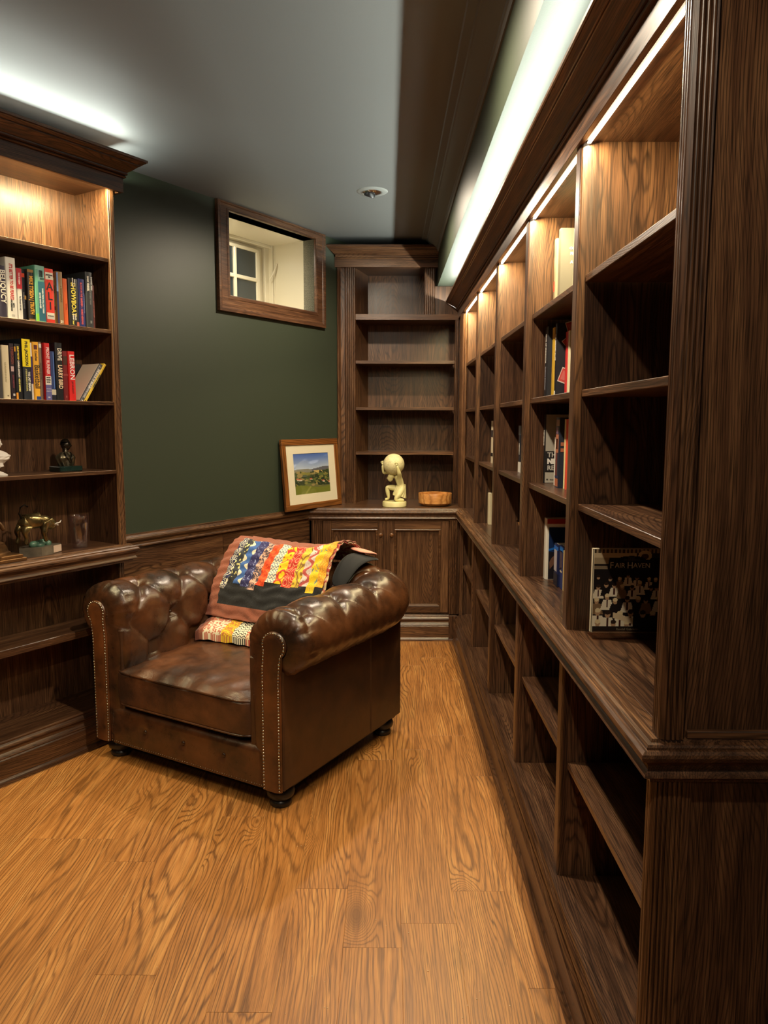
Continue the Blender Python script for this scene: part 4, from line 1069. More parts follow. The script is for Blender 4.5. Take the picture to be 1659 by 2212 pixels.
b = rbook('white edged book beside the tall grey cloth book', 2.662, 2.698, .640, 1.892, 2.160, (150, 144, 128))
b = rbook('black hardback with small white spine title on the second shelf', 2.763, 2.812, .575, 1.589, 1.842, (34, 34, 38), texts=[('TALES OF BROOKLYN', .5, .70, .013, W_, .8), ('THOMAS OLIPHANT', .5, .28, .010, (170, 170, 176), .9)])
b = rbook('slim mustard yellow book next to the black hardback', 2.724, 2.760, .590, 1.589, 1.835, (200, 160, 50), hard=False)
b = rbook('black book with red playing cards printed on its cover', 2.696, 2.719, .592, 1.589, 1.845, (28, 26, 34), depth=.17, texts=[('THE BIGGEST BLUFF', .5, .68, .012, W_, .85)], bands=[(.02, .09, W_, .1, .8)])
X_ = -2.696
b.text('B', (X_ + .0008, .632, 1.730), .020, ink(W_), TXT_SIDE, bold=.0015, name='cover_lettering')
for (cy_, cz_, an, s_) in ((.621, 1.665, -.35, 1.), (.632, 1.775, .7, .8), (.640, 1.828, .3, .9)):
    hw, hh = .0155 * s_, .026 * s_
    for kx, cc in ((1.0, W_), (.86, (214, 92, 84)), (.5, (226, 130, 120))):
        pts = [(a * hw * kx, c * hh * (kx if kx > .6 else .6)) for a, c in ((-1, -1), (1, -1), (1, 1), (-1, 1))]
        ca, sa = math.cos(an), math.sin(an); ex_ = .0005 + (1 - kx) * .0008
        b.part('playing_card_print', MB().extrude([(cy_ + p * ca - q * sa, cz_ + p * sa + q * ca) for p, q in pts], 'X', X_, X_ + ex_), ink(cc))
b = rbook('thin red paperback in front of the book with playing cards', 2.648, 2.684, .620, 1.589, 1.812, (206, 50, 50), hard=False)
b = rbook('cream paperback in front of the thin red paperback', 2.622, 2.647, .620, 1.589, 1.812, (232, 220, 180), hard=False)
b = rbook('dark book with a red spine text, nearest on the second shelf', 2.590, 2.621, .628, 1.589, 1.80, (96, 84, 74), hard=False, bands=[(.14, .42, (206, 120, 100), .1, .9)])
b = rbook('grey and black paperback with large white capitals on its cover', 2.793, 2.814, .580, 1.278, 1.531, (30, 28, 28), depth=.17, hard=False, texts=[('NIETZSCHE', .5, .66, .012, W_, .9)])
X_ = -2.793
side_rect(b, X_, .584, .748, 1.396, 1.530, (176, 170, 154)); side_rect(b, X_, .584, .748, 1.280, 1.318, (186, 180, 164)); side_rect(b, X_, .584, .748, 1.319, 1.395, (34, 31, 31))
for s_, z, c_ in (('THE', 1.382, (206, 202, 192)), ('NIETZSCHE', 1.358, (244, 240, 230)), ('READER', 1.334, (206, 202, 192))):
    b.text(s_, (X_ + .0011, .591, z), .0245, ink(c_), TXT_SIDE, align='LEFT', bold=.0006 if s_ != 'NIETZSCHE' else .0018, name='cover_lettering')
b.text('Blackwell', (X_ + .0011, .602, 1.292), .006, ink((70, 66, 60)), TXT_SIDE, align='LEFT', name='cover_lettering')
b.part('publisher_mark', MB().add(*(lambda q: (q.v, q.f))(MB().box(X_, X_ + .001, .5895, .5955, 1.289, 1.295, .001))), ink((60, 56, 52)))
b = rbook('white spined book half hidden between the grey paperback and the navy book', 2.700, 2.722, .600, 1.278, 1.450, (236, 230, 214))
b = rbook('navy book with copper geometric ornament on its spine', 2.578, 2.637, .585, 1.278, 1.518, (32, 40, 54), depth=.17, bands=[(.02, .13, (170, 92, 56), .1, .85), (.14, .17, (30, 44, 84)), (.17, .50, (110, 50, 44), .2, .55), (.50, .76, (176, 108, 78), .15, .8), (.55, .70, (60, 40, 36), .3, .6), (.77, .86, (120, 90, 110), .2, .7), (.88, .97, (150, 110, 78), .2, .95)])
for z in (1.408, 1.428): side_rect(b, -2.578, .590, .606, z - .006, z + .006, (176, 108, 78))
b = rbook('cream spined paperback beside the orange one on the third shelf', 2.555, 2.576, .600, 1.278, 1.512, (236, 222, 160), hard=False)
b = rbook('orange red paperback nearest the divider on the third shelf', 2.528, 2.554, .600, 1.278, 1.512, (226, 82, 54), hard=False)
# on the worktop
b = rbook('tall white spined album with a red top band and blue cover on the worktop', 2.768, 2.808, .590, .921, 1.149, (236, 230, 212), depth=.17)
X_ = -2.768
side_rect(b, X_, .593, .757, 1.130, 1.148, (190, 56, 38)); side_rect(b, X_, .600, .757, 1.025, 1.117, (20, 46, 92)); side_rect(b, X_, .600, .757, .923, 1.025, (30, 26, 34))
b.part('cover_print', MB().extrude([(.600, 1.028), (.640, 1.040), (.640, 1.048), (.600, 1.036)], 'X', X_ + .0006, X_ + .001), ink((30, 110, 200)))
b.part('cover_print', MB().extrude([(.603, .985), (.612, 1.003), (.630, 1.018), (.632, .995), (.618, .975), (.606, .960)], 'X', X_ + .0006, X_ + .001), ink((120, 84, 66)))
b = rbook('dark blue booklet with a white streak leaning before the tall album', 2.640, 2.696, .605, .921, 1.071, (22, 34, 78), depth=.12, hard=False, bands=[(.35, .86, (196, 190, 194), .05, .8), (.86, .95, (30, 110, 200), 0., 1.), (.0, .3, (34, 34, 48), 0., 1.)])
b = rbook('blue booklet with a shadowy portrait second from the divider', 2.592, 2.638, .612, .921, 1.073, (40, 56, 112), depth=.12, hard=False, bands=[(.45, .88, (84, 72, 84), .0, .9), (.38, .42, (226, 206, 170), .2, .8), (.46, .49, (230, 214, 190), .4, .7), (.86, .97, (40, 120, 206), 0., 1.)])
b = rbook('cream booklet nearest the divider on the worktop', 2.550, 2.590, .612, .921, 1.062, (216, 192, 124), depth=.12, hard=False)
# glimpses further along
g = 'books glimpsed in the farther bays of the right bookcase'
rbook('cream book standing alone on the worktop in the fourth bay', 4.285, 4.348, .583, .921, 1.100, (222, 208, 170), hard=False)
rbook('black book with white foot label, third bay, third shelf', 3.395, 3.452, .598, 1.278, 1.487, (30, 32, 40), bands=[(.0, .22, W_, 0., 1.), (.80, 1., (110, 124, 134), 0., 1.)], texts=[('HISTORY', .5, .5, .016, W_, .8)])
rbook('cream book with dark foot, fourth bay, third shelf', 4.18, 4.243, .581, 1.278, 1.510, (206, 190, 158), bands=[(.16, .24, K_, 0., 1.), (.62, .78, (50, 44, 46), 0., 1.)])
SILV = flat('polished_silver', (.78, .76, .70), .14, 1.)
t = Thing('trophy_cup', 'small silver cup behind the stile in the third bay on the worktop', 'trophy', FR, (-3.40, .648, .921)); t.local = True
t.part('bowl', MB().lathe([(0, .075), (.012, .076), (.030, .088), (.048, .112), (.058, .134), (.061, .136), (.050, .110), (.030, .086), (0, .08)], 36), SILV, smooth=1.)
t.part('stem', MB().lathe([(0, .012), (.050, .0), (.052, .006), (.030, .016), (.010, .024), (.008, .050), (.014, .062), (.008, .070), (.012, .077), (0, .077)], 28), SILV, smooth=.8)

# ---- the propped book in the near bay, with clear stand
def paint_grid(name, nx, nz, fn, place, rough=.3, bump=False):
    """flat print: a grid of small cells coloured by fn(u, v); place(u, v) gives the point"""
    me = bpy.data.meshes.new(name); vs = [place(i / nx, j / nz) for i in range(nx + 1) for j in range(nz + 1)]
    fs = [(i * (nz + 1) + j, (i + 1) * (nz + 1) + j, (i + 1) * (nz + 1) + j + 1, i * (nz + 1) + j + 1) for i in range(nx) for j in range(nz)]
    me.from_pydata(vs, [], fs); ca = me.color_attributes.new('ink', 'FLOAT_COLOR', 'CORNER')
    buf = []
    for i in range(nx):
        for j in range(nz):
            c = lin(*fn((i + .5) / nx, (j + .5) / nz)); buf += [c[0], c[1], c[2], 1.] * 4
    ca.data.foreach_set('color', buf)
    s = NT(name + '_ink'); at = s.n('VertexColor', layer_name='ink'); s.link(at.outputs[0], s.b.inputs['Base Color']); s.set(Roughness=rough)
    me.materials.append(s.m); o = bpy.data.objects.new(name, me); COL.objects.link(o); return o
t = Thing('book', 'propped sepia picture book showing its cover with a crowd of people, near bay worktop', 'book', FW, (.646, 2.01, .935))
t.part('cover', MB().box(.5535, .741, 2.0, 2.0012, .9365, 1.1655).box(.5535, .741, 2.0148, 2.016, .9365, 1.1655).box(.5535, .5548, 2.0, 2.016, .9365, 1.1655), ink((232, 222, 190)))
t.part('pages', MB().box(.555, .739, 2.0013, 2.0147, .938, 1.1645), PAPER)
rr_ = random.Random(11)
people = []
for row, (vz, n, sc_) in enumerate(((.66, 7, .8), (.56, 8, .9), (.40, 7, 1.05), (.22, 6, 1.25), (.10, 5, 1.2))):
    for i in range(n):
        people.append(((i + .5) / n + rr_.uniform(-.04, .04), vz + rr_.uniform(-.03, .03), sc_, rr_.choice([0, 0, 1, 2]), rr_.random() < .4))
def fair(u, v):
    c = (30, 26, 26)
    if v > .955: c = (150, 130, 100) if int(u * 34) % 2 else (70, 58, 44)
    elif v > .90: c = (186, 170, 138) if u < .62 else (60, 52, 44)
    elif v > .82: c = (150, 134, 106) if u < .22 else (26, 24, 26)
    elif v > .80: c = (34, 28, 26)
    elif v > .76: c = (120, 106, 86) if u < .2 else (24, 22, 24)
    if abs((u - .74) / .10) ** 2 + abs((v - .925) / .06) ** 2 < 1: c = (196, 178, 144)
    if abs((u - .74) / .055) ** 2 + abs((v - .915) / .035) ** 2 < 1: c = (96, 70, 54)
    for (px, pv, s_, k, hat) in people:
        if pv > .74: continue
        x, y = (u - px) / s_, (v - pv) / s_
        if y < -.03 and y > -.15 and abs(x) < .055 + (-.03 - y) * .35:
            c = ((214, 204, 180), (120, 98, 72), (30, 26, 28))[k]
            if k == 0 and abs(x) < .011 and y > -.12: c = (70, 30, 28)
        if (x / .032) ** 2 + (y / .035) ** 2 < 1: c = (166, 134, 104)
        if (x / .034) ** 2 + ((y - .018) / .022) ** 2 < 1: c = (206, 190, 150) if hat else (50, 36, 30)
    if v < .26 and .30 < u < .62 and abs(v - (.17 - (u - .45) * .25)) < .035: c = (198, 180, 146)
    if v < .2 and u > .60: c = (34, 29, 31) if (u - .72) ** 2 + (v - .2) ** 2 > .003 else c
    if v < .07: c = (36, 30, 28)
    # title plate
    inp = .21 < u < .88 and .755 < v < .875
    arch = ((u - .545) / .21) ** 2 + ((v - .875) / .045) ** 2 < 1 and v > .87
    if inp or arch: c = (30, 31, 34)
    if c[0] > 100: c = tuple(min(250, int(x * 1.18)) for x in c)
    if inp and (abs(u - .22) < .006 or abs(u - .87) < .006 or abs(v - .762) < .004): c = (56, 56, 56)
    return c
o = paint_grid('cover_print', 110, 130, fair, lambda u, v: (.557 + .183 * u - t.org[0], 1.9995 - t.org[1], .9375 + .227 * v - t.org[2]), .35); o.parent = t.o
lx0 = .557
for s_, u_, sz in (('F', .250, .0245), ('AIR', .372, .0190), ('H', .520, .0245), ('AVEN', .690, .0190)):
    t.text(s_, (lx0 + .183 * (u_ + .005), 1.9990, .9375 + .227 * .805), sz, ink((236, 226, 200)), TXT_FRONT, name='cover_lettering', sx=.95)
t.text('IMAGES', (lx0 + .183 * .545, 1.9990, .9375 + .227 * .897), .0055, ink((110, 100, 84)), TXT_FRONT, name='cover_lettering')
t.text('OF AMERICA', (lx0 + .183 * .545, 1.9990, .9375 + .227 * .872), .0065, ink((110, 100, 84)), TXT_FRONT, name='cover_lettering', sx=1.2)
t.text('Randall Gabrielan', (lx0 + .183 * .52, 1.9990, .9375 + .227 * .035), .0085, ink((150, 136, 110)), TXT_FRONT, name='cover_lettering', sx=1.)
def thin_clear(name, base=.05, tint=(1., 1., 1.)):
    s_ = NT(name); g_ = s_.n('BsdfTransparent'); g_.inputs[0].default_value = (*tint, 1); gl = s_.n('BsdfGlossy'); gl.inputs['Roughness'].default_value = .03; mxn = s_.n('MixShader'); fr_ = s_.n('LayerWeight'); fr_.inputs[0].default_value = .12
    s_.link(s_.math('ADD', s_.math('MULTIPLY', s_.math('POWER', fr_.outputs[1], 3.), .5), base), mxn.inputs[0])
    s_.link(g_.outputs[0], mxn.inputs[1]); s_.link(gl.outputs[0], mxn.inputs[2]); s_.link(mxn.outputs[0], s_.out.inputs[0]); return s_.m
ACR = thin_clear('clear_acrylic', .20, (.97, .88, .80))
t = Thing('book_stand', 'clear acrylic stand holding up the propped sepia book', 'stand', FW, (.648, 2.01, .9205))
t.part('foot_plate', MB().box(.556, .742, 1.985, 2.055, .9206, .9236, .001), ACR)
t.part('lip', MB().box(.556, .742, 1.985, 1.988, .9236, .945, .001), ACR)
t.part('ledge', MB().box(.560, .738, 1.990, 2.03, .9330, .9360, .001), ACR)
t.part('back_rest', MB().box(.600, .700, 2.018, 2.021, .9236, 1.08, .001), ACR)

# ================================================================== ornaments at the left
def skin(pts, edges, radii, root=0, sub=2):
    me = bpy.data.meshes.new('tmp'); me.from_pydata(pts, edges, []); o = bpy.data.objects.new('tmp', me); COL.objects.link(o)
    md = o.modifiers.new('s', 'SKIN'); md.use_smooth_shade = True
    for i, r in enumerate(radii):
        v = me.skin_vertices[0].data[i]; v.radius = r if isinstance(r, tuple) else (r, r); v.use_root = (i == root)
    o.modifiers.new('u', 'SUBSURF').levels = sub
    dg = bpy.context.evaluated_depsgraph_get(); dg.update(); m2 = bpy.data.meshes.new_from_object(o.evaluated_get(dg))
    bpy.data.objects.remove(o); bpy.data.meshes.remove(me)
    mb = MB(); mb.v = [tuple(v.co) for v in m2.vertices]; mb.f = [tuple(p.vertices) for p in m2.polygons]; bpy.data.meshes.remove(m2); return mb
PLAST = flat('white_plaster', lin(214, 206, 196), .55)
def bust_head(mb, cx_, cy_, cz_, s_, turn, parts=('face',)):
    """head with brow, nose, lips, chin, ears; turn = facing angle about z"""
    bm = bmesh.new(); bmesh.ops.create_uvsphere(bm, u_segments=36, v_segments=26, radius=1)
    for q in bm.verts:
        x, y, z = q.co            # face looks along -y
        f = max(0., -y) ** 1.5; zz = z
        w_ = .74 * (1 - .18 * max(0, -z) ** 1.5); X = x * w_; Y = y * .92 * (1 - .12 * max(0, -z)); Z = z * 1.06
        g_ = lambda a, b, c_, d: math.exp(-((x - a) / c_) ** 2 - ((zz - b) / d) ** 2) * (1 if y < 0 else 0)
        Y -= .24 * g_(0, -.12, .11, .16) + .10 * g_(0, .06, .10, .16) + .07 * g_(0, .24, .5, .10)        # nose, bridge, brow
        Y += .10 * g_(.30, .08, .15, .09) + .10 * g_(-.30, .08, .15, .09)                                 # eye sockets
        Y -= .07 * g_(0, -.40, .20, .05) + .06 * g_(0, -.50, .17, .05) + .11 * g_(0, -.72, .22, .14)      # lips, chin
        Y += .04 * g_(0, -.45, .3, .02)
        q.co = Vector((X, Y, Z))
    ca, sa = math.cos(turn), math.sin(turn)
    for q in bm.verts:
        X, Y, Z = q.co * s_; q.co = Vector((cx_ + X * ca - Y * sa, cy_ + X * sa + Y * ca, cz_ + Z))
    mb.frombm(bm)
    for sg in (-1, 1):
        X, Y = sg * .74 * s_, .05 * s_
        mb.ball((cx_ + X * ca - Y * sa, cy_ + X * sa + Y * ca, cz_ - .05 * s_), .08 * s_, .14 * s_, .2 * s_, 12, 8)
    return mb
# white classical bust
t = Thing('bust', 'white plaster classical bust draped in a toga, cut by the left picture edge', 'bust', FD, (1.742, 3.06, 1.275)); t.local = True
hd = bust_head(MB(), 0, 0, .134, .030, .5); t.part('head', hd, PLAST, smooth=9)
hr = MB()
def hairf(u, v):
    a = 2 * PI * u; e = v * 1.75; r = .0315 + .0016 * math.sin(a * 9 + e * 13) * math.sin(e * 11)
    x, y, z = math.sin(e) * math.cos(a), math.sin(e) * math.sin(a), math.cos(e)
    if y < -.1: z = max(z, .45)
    return (x * r * .80, y * r * 1.0 + .002, .137 + z * r * 1.07)
t.part('hair', MB().grid(hairf, 36, 14, True), PLAST, smooth=9)
t.part('neck', MB().lathe([(.022, .070), (.016, .090), (.0155, .115), (0, .12)], 24), PLAST, smooth=9)
def toga(u, v):
    a = 2 * PI * u; z = .046 + .062 * v
    r = .026 + .036 * math.sin(min(1, v / .52) * PI / 2) if v < .52 else .062 - .043 * ((v - .52) / .48) ** 1.5
    fold = (.0026 * math.sin(a * 2 + v * 26) + .0014 * math.sin(a * 6 - v * 31)) * math.sin(PI * min(1, v * 1.1))
    return ((r + fold) * math.cos(a), (r + fold) * .62 * math.sin(a), z + .008 * math.cos(a - .6) * v * (1 - v) * 3)
t.part('toga', MB().grid(toga, 64, 30, True), PLAST, smooth=9)
t.part('socle', MB().lathe([(0, 0), (.044, 0), (.045, .006), (.036, .010), (.030, .014), (.016, .020), (.014, .030), (.022, .037), (.032, .040), (.030, .046), (.030, .056), (0, .056)], 36), PLAST, smooth=.8)
# dark bronze bust
BRZ = leather('dark_bronze', lin(26, 22, 18), lin(84, 74, 56), .32, .1); BRZ.node_tree.nodes['Principled BSDF'].inputs['Metallic'].default_value = .8
BRZ_LIT = leather('lit_bronze', lin(60, 54, 42), lin(150, 138, 108), .3, .1); BRZ_LIT.node_tree.nodes['Principled BSDF'].inputs['Metallic'].default_value = .8  # paler copy of the bronze: light on the chest put into the colour
GRN = leather('green_marble', lin(14, 26, 24), lin(30, 52, 46), .2, .05)
t = Thing('bust', 'small dark bronze bust in a jacket on a green marble block', 'bust', FD, (2.100, 3.11, 1.275)); t.local = True
t.part('plinth', MB().box(-.058, .058, -.042, .042, 0, .024, .003), GRN)
t.part('head', bust_head(MB(), .004, 0, .118, .0235, .75), BRZ, smooth=9)
def hair2(u, v):
    a = 2 * PI * u; e = v * 1.6; r = .025 + .0012 * math.sin(a * 13) * math.sin(e * 9)
    return (.004 + math.sin(e) * math.cos(a) * r * .82, .003 + math.sin(e) * math.sin(a) * r, .121 + math.cos(e) * r * 1.08 if math.sin(a + .75) > -.6 else .121 + max(.012, math.cos(e) * r * 1.08))
t.part('hair', MB().grid(hair2, 32, 12, True), BRZ, smooth=9)
def torso(u, v):
    a = 2 * PI * u; z = .024 + .064 * v; r = (.027 + .014 * math.sin(min(1, v / .6) * PI / 2)) * (1 - .72 * max(0, (v - .58) / .42) ** 1.6) + .006
    lap = .0022 * math.sin(a * 8 + v * 4)
    return ((r + lap) * math.cos(a), (r * .62 + lap) * math.sin(a), z)
t.part('jacket', MB().grid(torso, 60, 30, True), BRZ_LIT, smooth=9)
t.part('neck', MB().lathe([(.016, .070), (.012, .086), (.0115, .108), (0, .110)], 20), BRZ, smooth=9)
t.part('lapel', MB().tube([(-.016, -.014, .086), (-.012, -.030, .066), (-.002, -.037, .040)], [.003, .004, .002], 8), BRZ, smooth=9)
t.part('lapel', MB().tube([(.018, -.014, .086), (.012, -.030, .066), (.004, -.037, .040)], [.003, .004, .002], 8), BRZ, smooth=9)
GOLD = leather('antique_gold', lin(70, 56, 32), lin(190, 168, 112), .26, .15); GOLD.node_tree.nodes['Principled BSDF'].inputs['Metallic'].default_value = .85
SLATE = leather('slate_stone', lin(62, 56, 46), lin(120, 108, 90), .55, .5)
TURQ = leather('green_rock', lin(20, 50, 44), lin(120, 168, 140), .3, .6)
BLKB = flat('black_bronze', (.012, .011, .010), .3, .6)
t = Thing('bull_statue', 'bronze charging bull with lowered horns on a green rock and slate slab', 'statue', FD, (1.918, 3.06, .92)); t.local = True
sl = [(-.098, -.008), (-.022, -.052), (.098, -.010), (.094, .010), (.030, .060), (-.060, .052)]
t.part('slab', MB().extrude(sl, 'Z', 0, .038), SLATE)
t.part('slab_chip', MB().extrude([(.060, -.027), (.099, -.012), (.097, -.007), (.05, -.028)], 'Z', .004, .034), ink((206, 180, 160)))
rk = MB(); r3_ = random.Random(5)
for i in range(15):
    a = r3_.uniform(0, 6.28); q = r3_.uniform(0, 1)
    rk.ball((-.002 + .050 * math.cos(a) * q, .008 + .024 * math.sin(a) * q, .042 + r3_.uniform(0, .008)), r3_.uniform(.012, .022), r3_.uniform(.010, .016), r3_.uniform(.010, .016), 10, 7)
t.part('rock', rk, TURQ, smooth=1., stuff=True)
P = [(-.050, .02, .150), (-.020, .012, .158), (.012, .004, .160), (.038, -.006, .146), (.058, -.014, .126), (.070, -.018, .112),
     (.020, -.020, .130), (.006, -.030, .104), (.010, -.030, .080), (.018, -.030, .058),
     (.030, .020, .128), (.052, .020, .108), (.046, .022, .084),
     (-.052, .000, .130), (-.066, -.004, .104), (-.058, -.004, .080), (-.066, -.004, .050),
     (-.058, .032, .132), (-.080, .034, .108), (-.072, .034, .084), (-.084, .034, .052)]
E_ = [(0, 1), (1, 2), (2, 3), (3, 4), (4, 5), (2, 6), (6, 7), (7, 8), (8, 9), (2, 10), (10, 11), (11, 12), (0, 13), (13, 14), (14, 15), (15, 16), (0, 17), (17, 18), (18, 19), (19, 20)]
R_ = [.030, .030, .040, .034, .024, .015, .022, .014, .010, .011, .020, .012, .008, .022, .014, .009, .009, .021, .014, .009, .009]
t.part('bull', skin(P, E_, R_, 1), GOLD, smooth=9, label='golden bronze bull body')
for hn in ([(.056, -.028, .126), (.064, -.040, .134), (.078, -.042, .138), (.088, -.036, .146)], [(.062, -.002, .124), (.072, .006, .126), (.086, .004, .122), (.096, -.004, .120)]):
    t.part('horn', MB().tube(hn, [.0045, .004, .003, .0012], 8), PLAST, smooth=9)
t.part('tail', MB().tube([(-.060, .02, .158), (-.072, .022, .185), (-.066, .02, .212), (-.046, .02, .222), (-.032, .02, .212)], [.005, .0035, .003, .003, .004], 8), BLKB, smooth=9)
# tumbler
s_ = NT('clear_glass'); s_.set(Base_Color=(1., 1., 1.), Roughness=.0, Transmission_Weight=1., IOR=1.45); GLASS = s_.m
t = Thing('drinking_glass', 'tall clear empty drinking glass beside the bull statue', 'glass', FD, (2.128, 3.07, .9205)); t.local = True
t.part('tumbler', MB().lathe([(.001, .0), (.031, 0), (.034, .004), (.038, .030), (.044, .075), (.0475, .115), (.048, .150), (.0465, .1515), (.0452, .150), (.0447, .115), (.0412, .075), (.035, .035), (.029, .020), (.001, .016)], 48), thin_clear('tumbler_glass', .13, (.96, .95, 1.)), smooth=9)
# statuette at the left edge
BRN = leather('brown_bronze', lin(58, 38, 24), lin(140, 100, 60), .35, .2); BRN.node_tree.nodes['Principled BSDF'].inputs['Metallic'].default_value = .6
t = Thing('statuette', 'brown bronze statuette on stepped base, mostly outside the left picture edge', 'statue', FD, (1.690, 3.03, .9205)); t.local = True
t.part('step', MB().box(-.115, .115, -.060, .060, 0, .014, .002), BRN); t.part('step', MB().box(-.095, .105, -.050, .050, .0142, .027, .002), BRN)
t.part('pedestal', MB().lathe([(0, .027), (.082, .027), (.080, .036), (.070, .042), (.064, .060), (.056, .072), (.058, .076), (.040, .084), (0, .084)], 4, sx=1.0, sy=.7), BRN, smooth=.3)
Pq = [(0, 0, .084), (0, 0, .12), (0, 0, .155), (0, 0, .185), (0, 0, .205), (.030, -.01, .165), (.045, -.02, .13), (-.03, -.01, .165), (-.045, -.02, .14), (.02, 0, .105), (-.02, 0, .105)]
t.part('figure', skin(Pq, [(0, 1), (1, 2), (2, 3), (3, 4), (2, 5), (5, 6), (2, 7), (7, 8), (1, 9), (1, 10)], [.028, .022, .022, .010, .014, .011, .008, .011, .008, .018, .018], 1), BRN, smooth=9)

# ================================================================== far worktop: framed print, kneeling figure, bowl
FRW = wood('picture_frame_wood', 'X', lin(96, 56, 24), lin(132, 80, 36), lin(160, 102, 50), freq=60., rough=.35, pore=.3)
FRZ = wood('picture_frame_wood_upright', 'Z', lin(96, 56, 24), lin(132, 80, 36), lin(160, 102, 50), freq=60., rough=.35, pore=.3)
tl = Matrix.Rotation(-math.radians(5.0), 3, 'X')
pf = Thing('framed_print', 'oak framed landscape photograph with white mat leaning on the green wall', 'picture', FD, (4.012, WY - .062, .9215), tilt=tl); pf.local = True
HW, HT, FW_ = .300, .468, .040
pf.part('frame', MB().box(-HW, HW, -.011, .009, HT - FW_, HT, .002), FRW); pf.part('frame', MB().box(-HW, HW, -.011, .009, 0, FW_, .002), FRW)
pf.part('frame', MB().box(-HW, -HW + FW_, -.0105, .009, FW_, HT - FW_, .002), FRZ); pf.part('frame', MB().box(HW - FW_, HW, -.0105, .009, FW_, HT - FW_, .002), FRZ)
mx, m0, m1 = .188, .102, .372
MAT_ = ink((226, 216, 192), .9)
iw = HW - FW_
pf.part('mat', MB().box(-iw, iw, -.004, -.001, m1, HT - FW_).box(-iw, iw, -.004, -.001, FW_, m0).box(-iw, -mx, -.004, -.001, m0, m1).box(mx, iw, -.004, -.001, m0, m1), MAT_)
hr_ = random.Random(4)
blobs = [(hr_.uniform(0, 1), hr_.uniform(.20, .55), hr_.uniform(.03, .10), hr_.uniform(.015, .05), hr_.choice([(52, 66, 40), (40, 54, 36), (92, 104, 54), (128, 124, 62), (66, 80, 48), (150, 132, 84)])) for _ in range(120)]
def land(u, v):
    hz = .60 + .05 * u + .015 * math.sin(u * 9)
    if v > hz:
        k = (v - hz) / (1 - hz); c = tuple(a + (b - a) * k for a, b in zip((176, 190, 214), (70, 100, 176)))
        cl = math.sin(u * 7 + v * 21) + math.sin(u * 15 - v * 33) * .6 + (1.1 - abs(v - hz - .12 - u * .08) * 16)
        if cl > .75: c = tuple(min(235, x + 34 * min(1, cl - .75)) for x in c)
        return c
    if v > hz - .07 + .02 * math.sin(u * 13): return (96, 96, 104) if u > .5 else (128, 126, 112)
    c = (104, 104, 64)
    if .42 < v < .56 and u > .55 and math.sin(u * 15 + v * 30) > -.2: c = (196, 168, 104)
    if .42 < v and u < .35: c = (84, 94, 78)
    if v < .18 + .04 * math.sin(u * 5 + 1): c = (112, 118, 46) if abs(u - .28 - v * .9) > .03 else (140, 140, 70)
    else:
        for (bx, bz, bw, bh, bc) in blobs:
            if ((u - bx) / bw) ** 2 + ((v - bz) / bh) ** 2 < 1: c = bc
        if .18 < v < .33 and math.sin(u * 9 + .6) > .1 and math.sin(u * 47 + v * 61) > -.7: c = (44, 58, 38)
    for (bx, bz) in ((.08, .365), (.45, .355), (.80, .285), (.98, .25), (.15, .35)):
        if abs(u - bx) < .035 and 0 < v - bz < .032: c = (190, 92, 68)
        if abs(u - bx - .02) < .035 and -.018 < v - bz < 0: c = (210, 200, 180)
    return c
o = paint_grid('photograph', 100, 76, land, lambda u, v: (-mx + 2 * mx * u, -.0015, m0 + (m1 - m0) * v), .5); o.parent = pf.o
PGL = thin_clear('picture_glass', .035)
pf.part('glass', MB().box(-iw, iw, -.0075, -.0065, FW_, HT - FW_), PGL)

IVORY = leather('ivory_stone', lin(196, 186, 130), lin(228, 220, 168), .5, .12)
t = Thing('kneeling_figure_statue', 'ivory statue of a kneeling man carrying a globe on his shoulders', 'statue', FW, (.054, 5.235, .9205)); t.local = True
t.part('base', MB().lathe([(0, 0), (.080, 0), (.083, .003), (.083, .031), (.080, .036), (0, .036)], 48), IVORY, smooth=.6)
P = [(.049, .0, .112), (.046, .0, .145), (.032, .0, .178), (.022, .0, .203), (.000, .0, .208),            # pelvis, waist, chest, neck base, neck
     (.036, -.034, .205), (.030, -.066, .236), (.016, -.070, .285),                                        # near arm
     (.014, .036, .206), (-.040, .062, .232), (-.078, .050, .228), (-.083, .046, .285),                    # far arm
     (.044, .022, .108), (-.010, .030, .128), (-.054, .030, .130), (-.046, .030, .090), (-.040, .030, .052), (-.068, .028, .043),   # front leg and foot
     (.046, -.022, .106), (.028, -.032, .078), (.004, -.036, .052), (.030, -.034, .047), (.056, -.030, .048), (.066, -.028, .040)]   # kneeling leg
E_ = [(0, 1), (1, 2), (2, 3), (3, 4), (2, 5), (5, 6), (6, 7), (2, 8), (8, 9), (9, 10), (10, 11), (0, 12), (12, 13), (13, 14), (14, 15), (15, 16), (16, 17), (0, 18), (18, 19), (19, 20), (20, 21), (21, 22), (22, 23)]
R_ = [.033, .028, .036, .025, .014, .019, .015, .009, .018, .014, .012, .009, .023, .022, .017, .016, .010, .010, .024, .025, .020, .017, .012, .009]
t.part('body', skin(P, E_, R_, 0), IVORY, smooth=9)
hd = bust_head(MB(), -.030, -.002, .196, .0225, -PI / 2 - .2); t.part('head', hd, IVORY, smooth=9)
t.part('hair', MB().ball((-.026, -.002, .206), .0225, .0205, .0185, 20, 14), IVORY, smooth=9)
def hand(x, y, z, dx, dz, sy):
    m = MB(); m.ball((x, y, z), .0075, .0055, .009, 12, 8)
    for k in range(5):
        f = (k - 2) * .0042; L_ = (.012, .017, .019, .017, .013)[k]
        m.tube([(x + f * .9, y, z + .004), (x + f * 1.4 + dx * L_ * .5, y - sy * .0015, z + .004 + L_ * .55), (x + f * 1.5 + dx * L_, y + sy * .001, z + .004 + L_)], [.0024, .0022, .0016], 7)
    return m
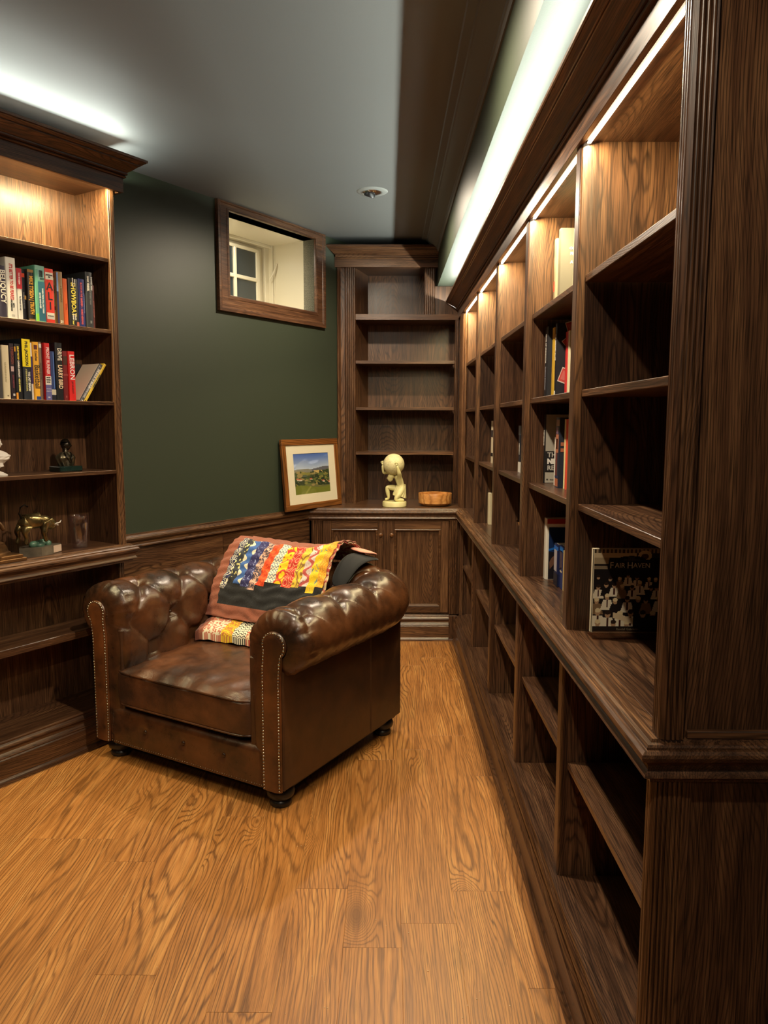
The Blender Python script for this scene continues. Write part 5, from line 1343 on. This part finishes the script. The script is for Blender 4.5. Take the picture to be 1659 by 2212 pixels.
t.part('hand', hand(.012, -.071, .292, -.5, 1, 1), IVORY, smooth=9); t.part('hand', hand(-.083, .045, .292, .1, 1, 1), IVORY, smooth=9)
def skirt(u, v):
    a = 2 * PI * u; z = .150 - .078 * v; r = .030 + .016 * v + .0022 * math.sin(a * 11 + v * 8)
    return (.046 - .012 * v + r * math.cos(a), r * .95 * math.sin(a), z - .012 * v * math.cos(a) + .004 * math.sin(a * 3))
t.part('loincloth', MB().grid(skirt, 66, 16, True), IVORY, smooth=9)
GLB = NT('ivory_globe'); v_ = GLB.coord('Object', False); n_ = GLB.noise(v_, 22., 5., .6, .4); edge = GLB.ramp(GLB.math('ABSOLUTE', GLB.math('SUBTRACT', n_, .5)), [(0., .72), (.018, 1.)])
GLB.link(GLB.mix(1., lin(214, 204, 158), edge, 'MULTIPLY'), GLB.b.inputs['Base Color']); GLB.set(Roughness=.5); GLB.bump(GLB.ramp(n_, [(.49, 0.), (.51, 1.)]), .4, .002)
t.part('globe', MB().ball((-.006, .0, .292), .0735, seg=56, rings=36), GLB.m, smooth=9, label='globe with raised land outlines')
BOWL = wood('bowl_wood', 'X', lin(176, 112, 56), lin(204, 142, 80), lin(222, 168, 104), freq=40., rough=.32, pore=.15)
t = Thing('wooden_bowl', 'round straight sided light wood bowl on the far worktop', 'bowl', FW, (.340, 5.30, .9205)); t.local = True
t.part('bowl', MB().lathe([(0, 0), (.084, 0), (.088, .004), (.108, .012), (.116, .020), (.118, .085), (.1165, .088), (.112, .086), (.109, .030), (.095, .016), (0, .014)], 64), BOWL, smooth=.7)

# tiny debris on the floor boards
cr = MB(); r4 = random.Random(9)
for i in range(26):
    x, y = r4.uniform(-1.0, .38), r4.uniform(1.75, 2.6); a = r4.uniform(.0012, .0022)
    cr.ball((x, y, a * .6), a, a * .7, a * .5, 5, 4)
o = link_mesh('crumbs', cr, ink((222, 206, 170))); o['kind'] = 'stuff'; o['label'] = 'tiny pale crumbs of debris scattered on the oak floor'; o['category'] = 'crumbs'

# lettering becomes plain mesh
_dg = bpy.context.evaluated_depsgraph_get(); _dg.update()
for o in [o for o in SC.objects if o.type == 'FONT']:
    m2 = bpy.data.meshes.new_from_object(o.evaluated_get(_dg)); n_ = bpy.data.objects.new(o.name, m2); nm = o.name.split('.')[0]
    COL.objects.link(n_); n_.parent = o.parent; n_.matrix_local = o.matrix_local.copy()
    cu = o.data; bpy.data.objects.remove(o); bpy.data.curves.remove(cu); n_.name = nm
